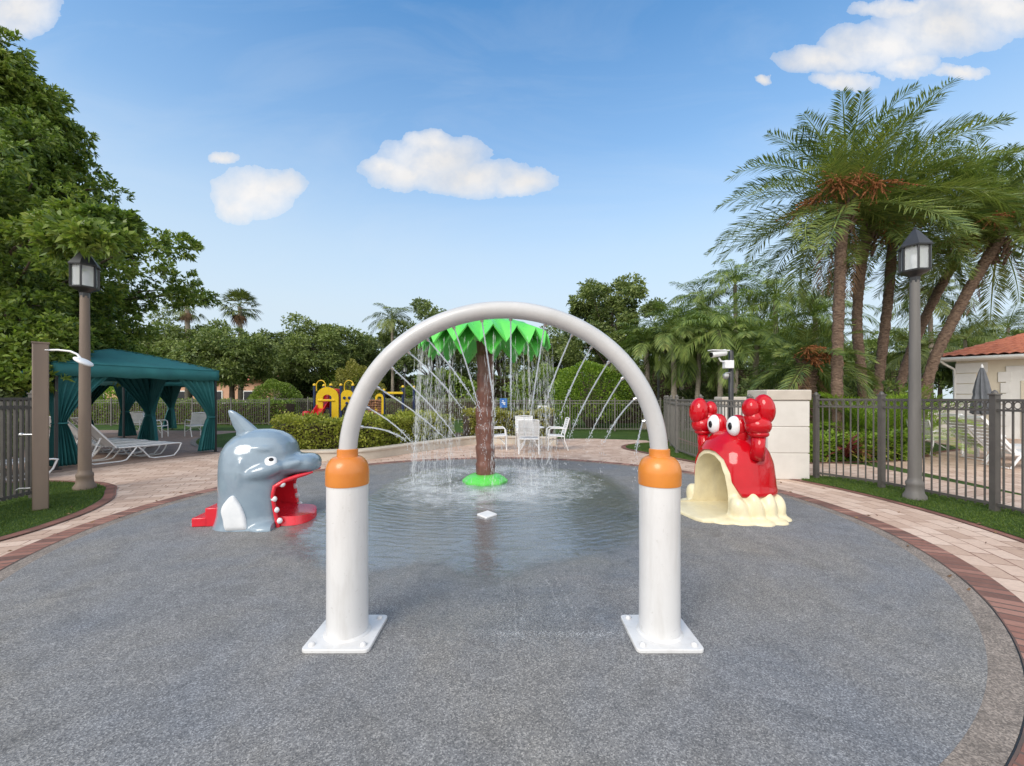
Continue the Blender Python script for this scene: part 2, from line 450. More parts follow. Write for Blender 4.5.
# ------------------------------------------------------------------ mesh helpers
class MB:
    def __init__(self):
        self.v, self.f, self.m = [], [], []

    def add(self, vs, fs, mi=0):
        o = len(self.v)
        self.v.extend([tuple(p) for p in vs])
        self.f.extend([tuple(i + o for i in f) for f in fs])
        self.m.extend([mi] * len(fs))
        return self

    def box(self, c, s, rot=0.0, mi=0, mat=None):
        x, y, z = s[0] / 2, s[1] / 2, s[2] / 2
        pts = [Vector((a * x, b * y, d * z)) for a in (-1, 1) for b in (-1, 1) for d in (-1, 1)]
        m = mat if mat is not None else Matrix.Rotation(rot, 3, 'Z')
        pts = [m @ p + Vector(c) for p in pts]
        return self.add(pts, [(0, 1, 3, 2), (4, 6, 7, 5), (0, 4, 5, 1), (2, 3, 7, 6), (0, 2, 6, 4), (1, 5, 7, 3)], mi)

    def tube(self, pts, rad, n=10, caps=True, closed=False, mi=0):
        pts = [Vector(p) for p in pts]
        k = len(pts)
        if not hasattr(rad, '__len__'):
            rad = [rad] * k
        vs, fs = [], []
        prev = None
        for i, p in enumerate(pts):
            if closed:
                t = pts[(i + 1) % k] - pts[i - 1]
            else:
                t = pts[min(i + 1, k - 1)] - pts[max(i - 1, 0)]
            if t.length < 1e-9:
                t = Vector((0, 0, 1))
            t.normalize()
            if prev is None:
                a = Vector((0, 0, 1)) if abs(t.z) < 0.9 else Vector((1, 0, 0))
                nrm = t.cross(a).normalized()
            else:
                nrm = (prev - t * prev.dot(t)).normalized()
            prev = nrm
            b = t.cross(nrm)
            for j in range(n):
                a = 2 * PI * j / n
                vs.append(p + (nrm * math.cos(a) + b * math.sin(a)) * rad[i])
        for i in range(k if closed else k - 1):
            i2 = (i + 1) % k
            for j in range(n):
                fs.append((i * n + j, i * n + (j + 1) % n, i2 * n + (j + 1) % n, i2 * n + j))
        if caps and not closed:
            fs.append(tuple(range(n - 1, -1, -1)))
            fs.append(tuple((k - 1) * n + j for j in range(n)))
        return self.add(vs, fs, mi)

    def loft(self, rings, caps=True, mi=0):
        n = len(rings[0])
        vs = [p for r in rings for p in r]
        fs = []
        for i in range(len(rings) - 1):
            for j in range(n):
                fs.append((i * n + j, i * n + (j + 1) % n, (i + 1) * n + (j + 1) % n, (i + 1) * n + j))
        if caps:
            fs.append(tuple(range(n - 1, -1, -1)))
            fs.append(tuple((len(rings) - 1) * n + j for j in range(n)))
        return self.add(vs, fs, mi)

    def lathe(self, prof, n=24, c=(0, 0, 0), caps=True, mi=0):
        rings = [[(c[0] + r * math.cos(2 * PI * j / n), c[1] + r * math.sin(2 * PI * j / n), c[2] + z) for j in range(n)] for r, z in prof]
        return self.loft(rings, caps, mi)

    def ell(self, c, r, n=20, k=12, mat=None, mi=0):
        mat = mat or Matrix.Identity(3)
        vs, fs = [], []
        for i in range(1, k):
            th = PI * i / k
            for j in range(n):
                a = 2 * PI * j / n
                vs.append(mat @ Vector((r[0] * math.sin(th) * math.cos(a), r[1] * math.sin(th) * math.sin(a), r[2] * math.cos(th))) + Vector(c))
        top, bot = len(vs), len(vs) + 1
        vs += [mat @ Vector((0, 0, r[2])) + Vector(c), mat @ Vector((0, 0, -r[2])) + Vector(c)]
        for i in range(k - 2):
            for j in range(n):
                fs.append((i * n + j, (i + 1) * n + j, (i + 1) * n + (j + 1) % n, i * n + (j + 1) % n))
        for j in range(n):
            fs.append((top, j, (j + 1) % n))
            fs.append((bot, (k - 2) * n + (j + 1) % n, (k - 2) * n + j))
        return self.add(vs, fs, mi)

    def prism(self, poly, z0, z1, mi=0):
        n = len(poly)
        vs = [(x, y, z0) for x, y in poly] + [(x, y, z1) for x, y in poly]
        fs = [tuple(range(n - 1, -1, -1)), tuple(range(n, 2 * n))]
        fs += [(i, (i + 1) % n, n + (i + 1) % n, n + i) for i in range(n)]
        return self.add(vs, fs, mi)

    def mesh(self, name):
        me = bpy.data.meshes.new(name)
        me.from_pydata(self.v, [], self.f)
        me.validate()
        me.update()
        return me

    def build(self, name, mats, parent=None, smooth=None, bevel=0.0, loc=None):
        me = self.mesh(name)
        mats = mats if isinstance(mats, (list, tuple)) else [mats]
        for m in mats:
            me.materials.append(m)
        if len(mats) > 1 and len(self.m) == len(me.polygons):
            me.polygons.foreach_set('material_index', self.m)
        return link(name, me, parent, smooth, bevel, loc)


def fix_normals(me):
    bm = bmesh.new()
    bm.from_mesh(me)
    bmesh.ops.recalc_face_normals(bm, faces=bm.faces)
    bm.to_mesh(me)
    bm.free()


def link(name, me, parent=None, smooth=None, bevel=0.0, loc=None, fix=True):
    if fix:
        fix_normals(me)
    if smooth is not None:
        me.polygons.foreach_set('use_smooth', [True] * len(me.polygons))
        if smooth < 180:
            me.set_sharp_from_angle(angle=R(smooth))
    o = bpy.data.objects.new(name, me)
    C.objects.link(o)
    if parent is not None:
        o.parent = parent
    if loc is not None:
        o.location = loc
    if bevel:
        b = o.modifiers.new('bevel', 'BEVEL')
        b.width = bevel
        b.segments = 2
        b.limit_method = 'ANGLE'
    return o


def thing(name, label, cat, loc=(0, 0, 0), rz=0.0, group=None):
    o = bpy.data.objects.new(name, None)
    C.objects.link(o)
    o.location = loc
    o.rotation_euler = (0, 0, rz)
    return tag(o, label, cat, group)


def tag(o, label=None, cat=None, group=None, kind=None):
    for k, v in (('label', label), ('category', cat), ('group', group), ('kind', kind)):
        if v:
            o[k] = v
    return o


def copy_tree(o, parent=None):
    c = o.copy()
    C.objects.link(c)
    c.parent = parent
    for ch in list(o.children):
        copy_tree(ch, c)
    return c


def dup(src, label, loc, rz, scale=None):
    c = copy_tree(src)
    c['label'] = label
    c.location = loc
    c.rotation_euler = (0, 0, rz)
    if scale is not None:
        c.scale = scale
    return c


def structure(name, me_or_mb, mat, smooth=None):
    if isinstance(me_or_mb, MB):
        o = me_or_mb.build(name, mat, None, smooth)
    else:
        me_or_mb.materials.append(mat)
        o = link(name, me_or_mb, None, smooth)
    o['kind'] = 'structure'
    return o


def quads_mesh(name, V, mat, poly=4):
    """V: (N, poly, 3) array of separate faces"""
    n = len(V)
    me = bpy.data.meshes.new(name)
    me.vertices.add(n * poly)
    me.vertices.foreach_set('co', np.ascontiguousarray(V, dtype=np.float32).ravel())
    me.loops.add(n * poly)
    me.loops.foreach_set('vertex_index', np.arange(n * poly, dtype=np.int32))
    me.polygons.add(n)
    me.polygons.foreach_set('loop_start', np.arange(0, n * poly, poly, dtype=np.int32))
    me.polygons.foreach_set('loop_total', np.full(n, poly, dtype=np.int32))
    me.update(calc_edges=True)
    me.materials.append(mat)
    return me


def unit(a):
    return a / np.maximum(np.linalg.norm(a, axis=-1, keepdims=True), 1e-9)


def leaves(base, d, L, W, rng, droop=0.15):
    """kite-shaped leaves from base points along directions"""
    d = unit(d)
    r = rng.normal(size=d.shape)
    s = unit(np.cross(d, r))
    up = np.cross(s, d)
    L = np.asarray(L).reshape(-1, 1)
    W = np.asarray(W).reshape(-1, 1)
    mid = base + d * L * 0.5 + up * L * 0.08
    tip = base + d * L - np.array([0, 0, 1.0]) * L * droop
    return np.stack([base, mid + s * W * 0.5, tip, mid - s * W * 0.5], axis=1)


def eval_mesh(o):
    dg = bpy.context.evaluated_depsgraph_get()
    dg.update()
    return bpy.data.meshes.new_from_object(o.evaluated_get(dg))


def moulded(mb, voxel, smooth_n, cutters=(), factor=0.5):
    """fuse overlapping solids into one skin, relax it, then cut openings"""
    tmp = link('tmp', mb.mesh('tmp'), fix=True)
    r = tmp.modifiers.new('r', 'REMESH')
    r.mode = 'VOXEL'
    r.voxel_size = voxel
    s = tmp.modifiers.new('s', 'SMOOTH')
    s.iterations = smooth_n
    s.factor = factor
    cs = []
    for c in cutters:
        co = link('tmpc', c.mesh('tmpc'), fix=True)
        b = tmp.modifiers.new('b', 'BOOLEAN')
        b.operation = 'DIFFERENCE'
        b.solver = 'EXACT'
        b.object = co
        cs.append(co)
    me = eval_mesh(tmp)
    for o in [tmp] + cs:
        bpy.data.objects.remove(o)
    return me


def sell(n, cu, ru, cv, rv, z, e=2.5, lobes=None):
    out = []
    for j in range(n):
        a = 2 * PI * j / n
        c, s = math.cos(a), math.sin(a)
        k = 1.0 + (lobes(a) if lobes else 0.0)
        out.append((cu + k * ru * math.copysign(abs(c) ** (2 / e), c), cv + k * rv * math.copysign(abs(s) ** (2 / e), s), z))
    return out


# ------------------------------------------------------------------ camera, sky, sun
cam_d = bpy.data.cameras.new('camera')
cam = bpy.data.objects.new('camera', cam_d)
C.objects.link(cam)
cam_d.sensor_width = 36
cam_d.lens = F / 1024 * 36
cam_d.shift_y = (V0 - 383) / 1024
cam.location = (0, 0, H)
cam.rotation_euler = (R(90), 0, 0)
cam_d.clip_end = 2000
cam_d.clip_start = 0.05
sc.camera = cam

SUN_EL, SUN_AZ = R(38), R(214)        # azimuth clockwise from +Y: behind the camera, to the left
sd = bpy.data.lights.new('sun', 'SUN')
sd.energy = 1.1
sd.angle = R(30)
sd.color = (1.0, 0.94, 0.85)
so = bpy.data.objects.new('sun', sd)
C.objects.link(so)
to_sun = Vector((math.sin(SUN_AZ) * math.cos(SUN_EL), math.cos(SUN_AZ) * math.cos(SUN_EL), math.sin(SUN_EL)))
so.rotation_euler = to_sun.to_track_quat('Z', 'Y').to_euler()
so.location = (0, -5, 30)

w = bpy.data.worlds.new('World')
sc.world = w
w.use_nodes = True
nt = w.node_tree
nt.nodes.clear()
wo = nt.nodes.new('ShaderNodeOutputWorld')
bg = nt.nodes.new('ShaderNodeBackground')
bg.inputs['Strength'].default_value = 0.12
nt.links.new(bg.outputs[0], wo.inputs[0])
sky = nt.nodes.new('ShaderNodeTexSky')
sky.sky_type = 'NISHITA'
sky.sun_disc = False
sky.sun_elevation = SUN_EL
sky.sun_rotation = SUN_AZ
sky.air_density = 1.0
sky.dust_density = 0.6
sky.ozone_density = 2.0
tc = nt.nodes.new('ShaderNodeTexCoord')
dirv = tc.outputs['Generated']
sepd = nt.nodes.new('ShaderNodeSeparateXYZ')
nt.links.new(dirv, sepd.inputs[0])
dy = math_n(nt, 'MAXIMUM', sepd.outputs[1], 0.05)
cmb = nt.nodes.new('ShaderNodeCombineXYZ')
nt.links.new(math_n(nt, 'DIVIDE', sepd.outputs[0], dy), cmb.inputs[0])
nt.links.new(math_n(nt, 'DIVIDE', sepd.outputs[2], dy), cmb.inputs[1])
pl = cmb.outputs[0]
wn = nt.nodes.new('ShaderNodeTexNoise')
wn.inputs['Scale'].default_value = 7.0
wn.inputs['Detail'].default_value = 7
wn.inputs['Roughness'].default_value = 0.58
nt.links.new(pl, wn.inputs['Vector'])
warp = vmath(nt, 'MULTIPLY', vmath(nt, 'SUBTRACT', wn.outputs['Color'], (0.5, 0.5, 0.5)).outputs[0], (0.10, 0.07, 0.0)).outputs[0]
wf = nt.nodes.new('ShaderNodeTexNoise')
wf.inputs['Scale'].default_value = 24.0
wf.inputs['Detail'].default_value = 8
wf.inputs['Roughness'].default_value = 0.62
nt.links.new(pl, wf.inputs['Vector'])
warp2 = vmath(nt, 'MULTIPLY', vmath(nt, 'SUBTRACT', wf.outputs['Color'], (0.5, 0.5, 0.5)).outputs[0], (0.035, 0.024, 0.0)).outputs[0]
pw = vmath(nt, 'ADD', vmath(nt, 'ADD', pl, warp).outputs[0], warp2).outputs[0]
# cumulus puffs: (column, row, half-width, half-height) measured on the photograph, stored as sky directions
puffs = [(435, 158, 58, 26), (410, 172, 52, 18), (470, 178, 68, 18), (520, 184, 36, 14), (428, 142, 28, 15), (385, 168, 26, 14),
         (255, 190, 46, 28), (240, 205, 26, 18), (278, 185, 30, 18), (224, 155, 17, 6),
         (15, 8, 46, 30), (-30, 20, 50, 40),
         (828, 60, 52, 15), (880, 46, 66, 26), (940, 28, 74, 32), (1000, 6, 70, 34), (905, 66, 34, 14), (846, 80, 34, 9), (961, 71, 30, 7), (766, 78, 8, 6), (900, 8, 50, 10)]
best = None
for (px, py, rx, ry) in puffs:
    c = ((px - U0) / F, (V0 - py) / F, 0.0)
    s = vmath(nt, 'SUBTRACT', pw, c).outputs[0]
    s = vmath(nt, 'MULTIPLY', s, (F / rx, F / ry, 0.0)).outputs[0]
    ln = vmath(nt, 'LENGTH', s).outputs['Value']
    best = ln if best is None else math_n(nt, 'MINIMUM', best, ln)
thick = ramp(nt, best, [(0.2, (1, 1, 1)), (0.7, (0.72, 0.72, 0.72)), (1.0, (0.28, 0.28, 0.28)), (1.45, (0, 0, 0))])
fine = noise(nt, pl, 16, 6, 0.6)
thick = math_n(nt, 'MULTIPLY', thick, ramp(nt, fine, [(0.25, (0.72, 0.72, 0.72)), (0.55, (1, 1, 1))]))
front = ramp(nt, sepd.outputs[1], [(0.05, (0, 0, 0)), (0.12, (1, 1, 1))])
cm = math_n(nt, 'MULTIPLY', thick, front)
# thin veil above the horizon
SKY_GAIN = 1.0
CLOUD = (3.65, 3.62, 3.62)
soft = noise(nt, pl, 4, 5, 0.55)
ccol = ramp(nt, soft, [(0.3, tuple(v * 0.80 for v in CLOUD)), (0.65, CLOUD)])
hzv = sepd.outputs[2]
veil = ramp(nt, hzv, [(0.18, (0.95, 0.95, 0.95)), (0.32, (0.74, 0.74, 0.74)), (0.50, (0.30, 0.30, 0.30)), (0.72, (0.04, 0.04, 0.04))])
shs = nt.nodes.new('ShaderNodeHueSaturation')
shs.inputs['Saturation'].default_value = 1.32
nt.links.new(sky.outputs[0], shs.inputs['Color'])
skyh = mix(nt, 1.0, shs.outputs[0], (0.92, 1.09, 1.03), 'MULTIPLY')
skyc = mix(nt, veil, skyh, (2.70, 3.16, 3.55))
wv = vmath(nt, 'MULTIPLY', pl, (1.0, 3.2, 1.0)).outputs[0]
wisp = ramp(nt, noise(nt, wv, 1.6, 8, 0.62, 0.8), [(0.46, (0, 0, 0)), (0.85, (0.17, 0.17, 0.17))])
skyc = mix(nt, wisp, skyc, (3.2, 3.4, 3.6))
skyc = mix(nt, cm, skyc, ccol)
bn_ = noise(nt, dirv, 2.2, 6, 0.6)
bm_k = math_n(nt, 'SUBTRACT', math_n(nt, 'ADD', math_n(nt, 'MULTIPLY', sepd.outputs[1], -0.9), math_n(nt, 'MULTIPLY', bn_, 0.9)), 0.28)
deck = ramp(nt, bm_k, [(0.0, (0, 0, 0)), (0.22, (0.85, 0.85, 0.85))])  # bright cloud bank added behind and above the camera, out of view, as soft fill
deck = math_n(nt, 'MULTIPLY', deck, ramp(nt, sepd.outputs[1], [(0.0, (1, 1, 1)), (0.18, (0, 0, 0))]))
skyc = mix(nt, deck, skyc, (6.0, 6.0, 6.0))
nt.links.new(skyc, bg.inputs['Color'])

sc.view_settings.view_transform = 'Standard'
sc.view_settings.look = 'None'
sc.view_settings.gamma = 1.0
sc.view_settings.exposure = 1.1
sc.view_settings.use_curve_mapping = False
sc.cycles.max_bounces = 7
sc.cycles.diffuse_bounces = 3
sc.cycles.glossy_bounces = 3
sc.cycles.transmission_bounces = 4
sc.cycles.transparent_max_bounces = 16
sc.cycles.use_denoising = True

# ------------------------------------------------------------------ ground
PC = (-0.32, 5.8)                       # centre of the round splash pad
R_RUB, R_CON, R_BR, R_PAV, R_EDGE = 4.56, 4.70, 4.93, 5.88, 5.98


def ring(r0, r1, z, n=160, a0=0.0, a1=2 * PI, c=PC, m=1):
    """annulus sector with UVs in metres: u along the arc, v across"""
    me = bpy.data.meshes.new('ring')
    vs, fs, uv = [], [], []
    for i in range(n + 1):
        a = a0 + (a1 - a0) * i / n
        for k in range(m + 1):
            r = r0 + (r1 - r0) * k / m
            vs.append((c[0] + r * math.cos(a), c[1] + r * math.sin(a), z))
    for i in range(n):
        for k in range(m):
            a = i * (m + 1) + k
            fs.append((a, a + 1, a + m + 2, a + m + 1))
            rm = (r0 + r1) / 2
            u0, u1 = rm * (a1 - a0) * i / n, rm * (a1 - a0) * (i + 1) / n
            v0, v1 = (r1 - r0) * k / m, (r1 - r0) * (k + 1) / m
            uv += [(u0, v0), (u0, v1), (u1, v1), (u1, v0)]
    me.from_pydata(vs, [], fs)
    l = me.uv_layers.new(name='UVMap')
    l.data.foreach_set('uv', [q for p in uv for q in p])
    return me


def sheet(poly, z, rot=0.0):
    """flat polygon with UVs in metres"""
    me = bpy.data.meshes.new('sheet')
    me.from_pydata([(x, y, z) for x, y in poly], [], [tuple(range(len(poly)))])
    l = me.uv_layers.new(name='UVMap')
    c, s = math.cos(rot), math.sin(rot)
    l.data.foreach_set('uv', [q for x, y in poly for q in (x * c + y * s, -x * s + y * c)])
    return me


def smooth_poly(pts, n=8):
    """closed Catmull-Rom curve through points"""
    k = len(pts)
    out = []
    for i in range(k):
        p0, p1, p2, p3 = (np.array(pts[(i + j - 1) % k], float) for j in range(4))
        for t in np.linspace(0, 1, n, endpoint=False):
            out.append(tuple(0.5 * ((2 * p1) + (-p0 + p2) * t + (2 * p0 - 5 * p1 + 4 * p2 - p3) * t * t + (-p0 + 3 * p1 - 3 * p2 + p3) * t ** 3)))
    return out


def offset_poly(poly, d):
    n = len(poly)
    A = sum(poly[i][0] * poly[(i + 1) % n][1] - poly[(i + 1) % n][0] * poly[i][1] for i in range(n))
    sg = 1 if A > 0 else -1
    out = []
    for i in range(n):
        t = np.array(poly[(i + 1) % n]) - np.array(poly[i - 1])
        t = t / max(np.linalg.norm(t), 1e-9)
        out.append((poly[i][0] + t[1] * d * sg, poly[i][1] - t[0] * d * sg))
    return out


def strip_between(a, b, z, width):
    n = len(a)
    vs = [(x, y, z) for x, y in a] + [(x, y, z) for x, y in b]
    fs, uv, u = [], [], 0.0
    for i in range(n):
        j = (i + 1) % n
        du = math.hypot(a[j][0] - a[i][0], a[j][1] - a[i][1])
        fs.append((i, j, n + j, n + i))
        uv += [(u, 0), (u + du, 0), (u + du, width), (u, width)]
        u += du
    me = bpy.data.meshes.new('strip')
    me.from_pydata(vs, [], fs)
    l = me.uv_layers.new(name='UVMap')
    l.data.foreach_set('uv', [q for p in uv for q in p])
    return me


structure('ground', sheet([(-400, -60), (400, -60), (400, 700), (-400, 700)], 0.0), M['lawn'])
structure('paving', sheet([(-24, -8), (8.0, -8), (8.0, 9.6), (4.6, 11.2), (4.8, 15.0), (3.0, 15.6), (1.2, 15.5), (-2, 15.2), (-7.2, 12.6), (-8.5, 13.2), (-10.2, 16.4), (-11.5, 18.6), (-24, 20)], 0.004, R(24)), M['pavers'])
structure('path', ring(R_BR, R_PAV, 0.008, 160, R(-150), R(60)), M['pavers'])
structure('brick_border', ring(R_CON, R_BR, 0.012, 200), M['brick_band'])
structure('concrete_border', ring(R_RUB, R_CON - 0.008, 0.012, 200), M['concrete'])
structure('expansion_joint', ring(R_CON - 0.008, R_CON, 0.0095, 200), M['black_metal'])
structure('splash_pad', ring(0.0, R_RUB, 0.012, 160), M['rubber'])
structure('pool_deck', sheet([(7.6, 3.0), (40, 3.0), (40, 24), (12.0, 15), (8.6, 9.9)], 0.0055, R(-28)), M['pavers'])
structure('cabana_deck', sheet([(-9.4, 8.4), (-7.9, 11.9), (-9.2, 13.9), (-11.2, 19), (-24, 20), (-24, 6), (-8.4, 6.6)], 0.008, R(66)), M['pavers_brown'])

# grass islands with brick edging; a thin blade layer grows on each
rng = np.random.default_rng(3)


def in_poly(P, poly):
    x, y = P[:, 0], P[:, 1]
    ins = np.zeros(len(P), bool)
    n = len(poly)
    for i in range(n):
        x1, y1 = poly[i]
        x2, y2 = poly[(i + 1) % n]
        c = ((y1 > y) != (y2 > y)) & (x < (x2 - x1) * (y - y1) / (y2 - y1 + 1e-12) + x1)
        ins ^= c
    return ins


def island(name, poly, edge_w, blades, edge_mat='brick_edge'):
    structure(name, sheet(poly, 0.022), M['lawn'])
    if edge_w:
        structure('brick_edging', strip_between(poly, offset_poly(poly, edge_w), 0.02, edge_w), M[edge_mat])
    if blades:
        P = np.array(poly)
        lo, hi = P.min(0), P.max(0)
        q = lo + rng.random((blades * 3, 2)) * (hi - lo)
        q = q[in_poly(q, poly)][:blades]
        base = np.c_[q, np.full(len(q), 0.02)]
        d = np.c_[rng.normal(0, 0.45, (len(q), 2)), np.ones(len(q))]
        L = rng.uniform(0.018, 0.045, len(q))
        o = link('grass', quads_mesh('grass', leaves(base, d, L, np.full(len(q), 0.006), rng, 0.05), M['grass_blade']), fix=False)
        tag(o, 'short green grass of the ' + name.replace('_', ' '), 'grass', kind='stuff')


arcp = lambda r, a0, a1, n: [(PC[0] + r * math.cos(R(a0 + (a1 - a0) * i / (n - 1))), PC[1] + r * math.sin(R(a0 + (a1 - a0) * i / (n - 1)))) for i in range(n)]
island('lawn_right_strip', arcp(R_EDGE, -75, 19, 40) + [(5.75, 8.2), (6.35, 8.0)] + arcp(7.15, 17, -75, 24), 0.0, 52000)
structure('brick_edging', ring(R_PAV, R_EDGE, 0.016, 90, R(-80), R(24)), M['brick_edge'])
left_isl = smooth_poly([(-7.6, 1.2), (-6.05, 2.6), (-5.62, 4.3), (-5.72, 5.35), (-6.1, 6.2), (-6.6, 6.8), (-7.0, 7.2), (-7.7, 7.5), (-9.0, 7.4), (-9.4, 5.6), (-9.2, 2.0)], 8)
island('lawn_left_corner', left_isl, 0.14, 46000)
back_isl = smooth_poly([(3.45, 12.6), (3.75, 11.6), (4.45, 9.8), (4.75, 8.9), (5.2, 9.6), (5.6, 12), (5.6, 14.2), (4.7, 14.1), (3.8, 13.5)], 8)
island('lawn_side_island', back_isl, 0.14, 12000)
cab_isl = smooth_poly([(-11.6, 15.6), (-9.9, 13.3), (-8.4, 12.6), (-6.9, 12.5), (-6.6, 15), (-8.5, 19), (-11.2, 19.6), (-12.0, 17.5)], 8)
island('lawn_cabana_oval', cab_isl, 0.16, 0, 'concrete')
island('lawn_shrub_bed', smooth_poly([(7.3, 9.9), (9.4, 10.3), (11.6, 11.6), (14, 13.8), (14.0, 22), (8.0, 22), (6.2, 15), (6.3, 10.4)], 8), 0.14, 0)

# puddle and wet film
pp = smooth_poly([gp(*q) for q in [(293, 527), (288, 540), (302, 556), (320, 569), (372, 574), (430, 564), (490, 582), (540, 566), (600, 556), (640, 535), (640, 505), (620, 484), (585, 472), (500, 466), (425, 471), (388, 484), (366, 500), (338, 507), (316, 514)]], 10)
rr = random.Random(5)
pp = [(x + rr.uniform(-.03, .03), y + rr.uniform(-.03, .03)) for x, y in pp]
pcx, pcy = sum(p[0] for p in pp) / len(pp), sum(p[1] for p in pp) / len(pp)
pme = bpy.data.meshes.new('puddle')
n_p = len(pp)
vs_, fs_ = [], []
for f_ in (1.03, 0.97, 0.90, 0.80):
    vs_ += [(pcx + (x - pcx) * f_, pcy + (y - pcy) * f_, 0.0165) for x, y in pp]
for k in range(3):
    fs_ += [(k * n_p + i, k * n_p + (i + 1) % n_p, (k + 1) * n_p + (i + 1) % n_p, (k + 1) * n_p + i) for i in range(n_p)]
fs_.append(tuple(3 * n_p + i for i in range(n_p)))
pme.from_pydata(vs_, [], fs_)
at_ = pme.attributes.new('depth', 'FLOAT', 'POINT')
at_.data.foreach_set('value', [q for v_ in (0.0, 0.55, 0.9, 1.0) for q in [v_] * n_p])
structure('puddle', pme, M['puddle'])

# ------------------------------------------------------------------ the water hoop
AY, AXL, AXR = 2.72, -1.065, 0.955
hoop = thing('spray_hoop', 'large white arched water hoop on two thick posts with orange shoulders', 'water feature', ((AXL + AXR) / 2, AY, 0.012))
half = (AXR - AXL) / 2
pts = [(-half, 0, 1.18)] + [(-half * math.cos(t), 0, 1.13 + 0.972 * math.sin(t) ** 0.97) for t in np.linspace(0.06, PI - 0.06, 56)] + [(half, 0, 1.18)]
t = MB().tube(pts, 0.056, 20)
hp = t.build('hoop_tube', M['arch_paint'], hoop, 60)
jet_t = [0.23, 0.37, 0.53, 0.70, 0.86, 1.02, 1.22, 1.42, 1.62, 1.86, 2.06, 2.22, 2.38, 2.53, 2.70, 2.87]
jet_from = []
for a in jet_t:
    p = Vector((-half * math.cos(a), 0.035, 1.13 + 0.972 * math.sin(a)))
    inw = Vector((half * math.cos(a), 0, -math.sin(a) * 0.9)).normalized()
    q = p + inw * 0.038
    MB().tube([q - inw * 0.01, q + inw * 0.022 + Vector((0, 0.012, 0))], 0.011, 8).build('nozzle', M['steel'], hoop, 40)
    jet_from.append(hoop.location + q + inw * 0.02 + Vector((0, 0.012, 0)))
for sx in (-1, 1):
    post = MB().lathe([(0.129, 0.02), (0.129, 0.05), (0.1275, 0.4), (0.1275, 0.985)], 40, (sx * half, 0, 0)).build('post', M['white_paint'], hoop, 50)
    cap = [(0.132, 0.975), (0.134, 0.985), (0.134, 1.05)] + [(0.066 + 0.068 * math.cos(q), 1.05 + 0.105 * math.sin(q)) for q in np.linspace(0.1, PI / 2, 9)] + [(0.065, 1.16), (0.065, 1.2), (0.06, 1.204)]
    MB().lathe(cap, 40, (sx * half, 0, 0)).build('shoulder', M['orange_paint'], hoop, 50)
    pb = MB()
    s, r_ = 0.205, 0.03
    poly = []
    for cx, cy, a0 in ((s - r_, s - r_, 0), (-s + r_, s - r_, 90), (-s + r_, -s + r_, 180), (s - r_, -s + r_, 270)):
        poly += [(sx * half + cx + r_ * math.cos(R(a0 + q)), cy + r_ * math.sin(R(a0 + q))) for q in (0, 30, 60, 90)]
    pb.prism(poly, 0.0, 0.024)
    base = pb.build('base_plate', M['white_paint'], hoop, 40, bevel=0.004)
    for bx in (-1, 1):
        for by in (-1, 1):
            MB().lathe([(0.019, 0.024), (0.019, 0.032), (0.013, 0.04), (0.004, 0.043)], 12, (sx * half + bx * 0.158, by * 0.158, 0)).build('bolt', M['white_paint'], base, 40)
    MB().lathe([(0.145, 0.024), (0.142, 0.03), (0.13, 0.036)], 40, (sx * half, 0, 0)).build('weld_collar', M['white_paint'], post, 60)

# ------------------------------------------------------------------ the green tipping tree
TX, TY = gp(485, 482)
tree_f = thing('water_tree', 'green plastic palm water tree with brown trunk raining water on the pad', 'water feature', (TX, TY, 0.012))
rings = []
for i in range(60):
    z = 0.06 + 2.6 * i / 59
    seg = (z / 0.33) % 1.0
    r0 = 0.158 - 0.025 * (z / 2.7)
    rings.append([((r0 + 0.026 * seg + 0.009 * math.sin(3 * a + z * 4)) * math.cos(a), (r0 + 0.026 * seg + 0.009 * math.sin(3 * a + z * 4)) * math.sin(a), z) for a in np.linspace(0, 2 * PI, 28, endpoint=False)])
MB().loft(rings).build('trunk', M['wet_bark'], tree_f, 40)
sk = []
for k, (r, z) in enumerate([(0.40, 0.0), (0.40, 0.03), (0.34, 0.085), (0.27, 0.125), (0.21, 0.14)]):
    sk.append([(r * (1 + (0.035 * math.cos(8 * a) if k < 3 else 0)) * math.cos(a), r * (1 + (0.035 * math.cos(8 * a) if k < 3 else 0)) * math.sin(a), z) for a in np.linspace(0, 2 * PI, 64, endpoint=False)])
MB().loft(sk).build('base_skirt', M['green_plastic'], tree_f, 40)


def crown_layer(npet, r_in, r_out, z0, z_edge, tip, phase, th=0.025):
    top = MB()
    n = npet * 16
    def edge(a, s):
        u = ((a * npet / (2 * PI) + phase) % 1.0)
        tri = abs(2 * u - 1)                        # 0 at the petal tip
        r = r_in + (r_out - r_in) * s
        z = z0 + (z_edge - z0) * s ** 2.2
        z += 0.010 * math.cos(2 * PI * u + PI) * s
        k = max(0.0, s - 0.70) / 0.30
        drop = tip * (1 - tri ** 1.05) * k ** 0.9
        return ((r + 0.045 * k * (1 - tri)) * math.cos(a), (r + 0.045 * k * (1 - tri)) * math.sin(a), z - drop)
    S = [0.0, 0.2, 0.4, 0.55, 0.68, 0.78, 0.88, 0.95, 1.0]
    rs = [[edge(2 * PI * j / n, s) for j in range(n)] for s in S]
    inner = [[(x * 0.985, y * 0.985, z - th) for x, y, z in r] for r in rs[::-1]]
    top.loft(rs + inner, caps=False)
    fs0 = len(top.v)
    return top


cr = crown_layer(18, 0.05, 1.15, 2.94, 2.69, 0.29, 0.0)
crown = cr.build('leaf_crown', M['green_plastic'], tree_f, 45)
cr2 = crown_layer(13, 0.05, 0.98, 2.86, 2.58, 0.36, 0.4)
cr2.build('lower_leaf_crown', M['green_plastic'], crown, 45)
MB().lathe([(0.18, 2.55), (0.24, 2.6), (0.24, 2.78), (0.1, 2.84)], 24).build('spray_head', M['green_plastic'], crown, 40)

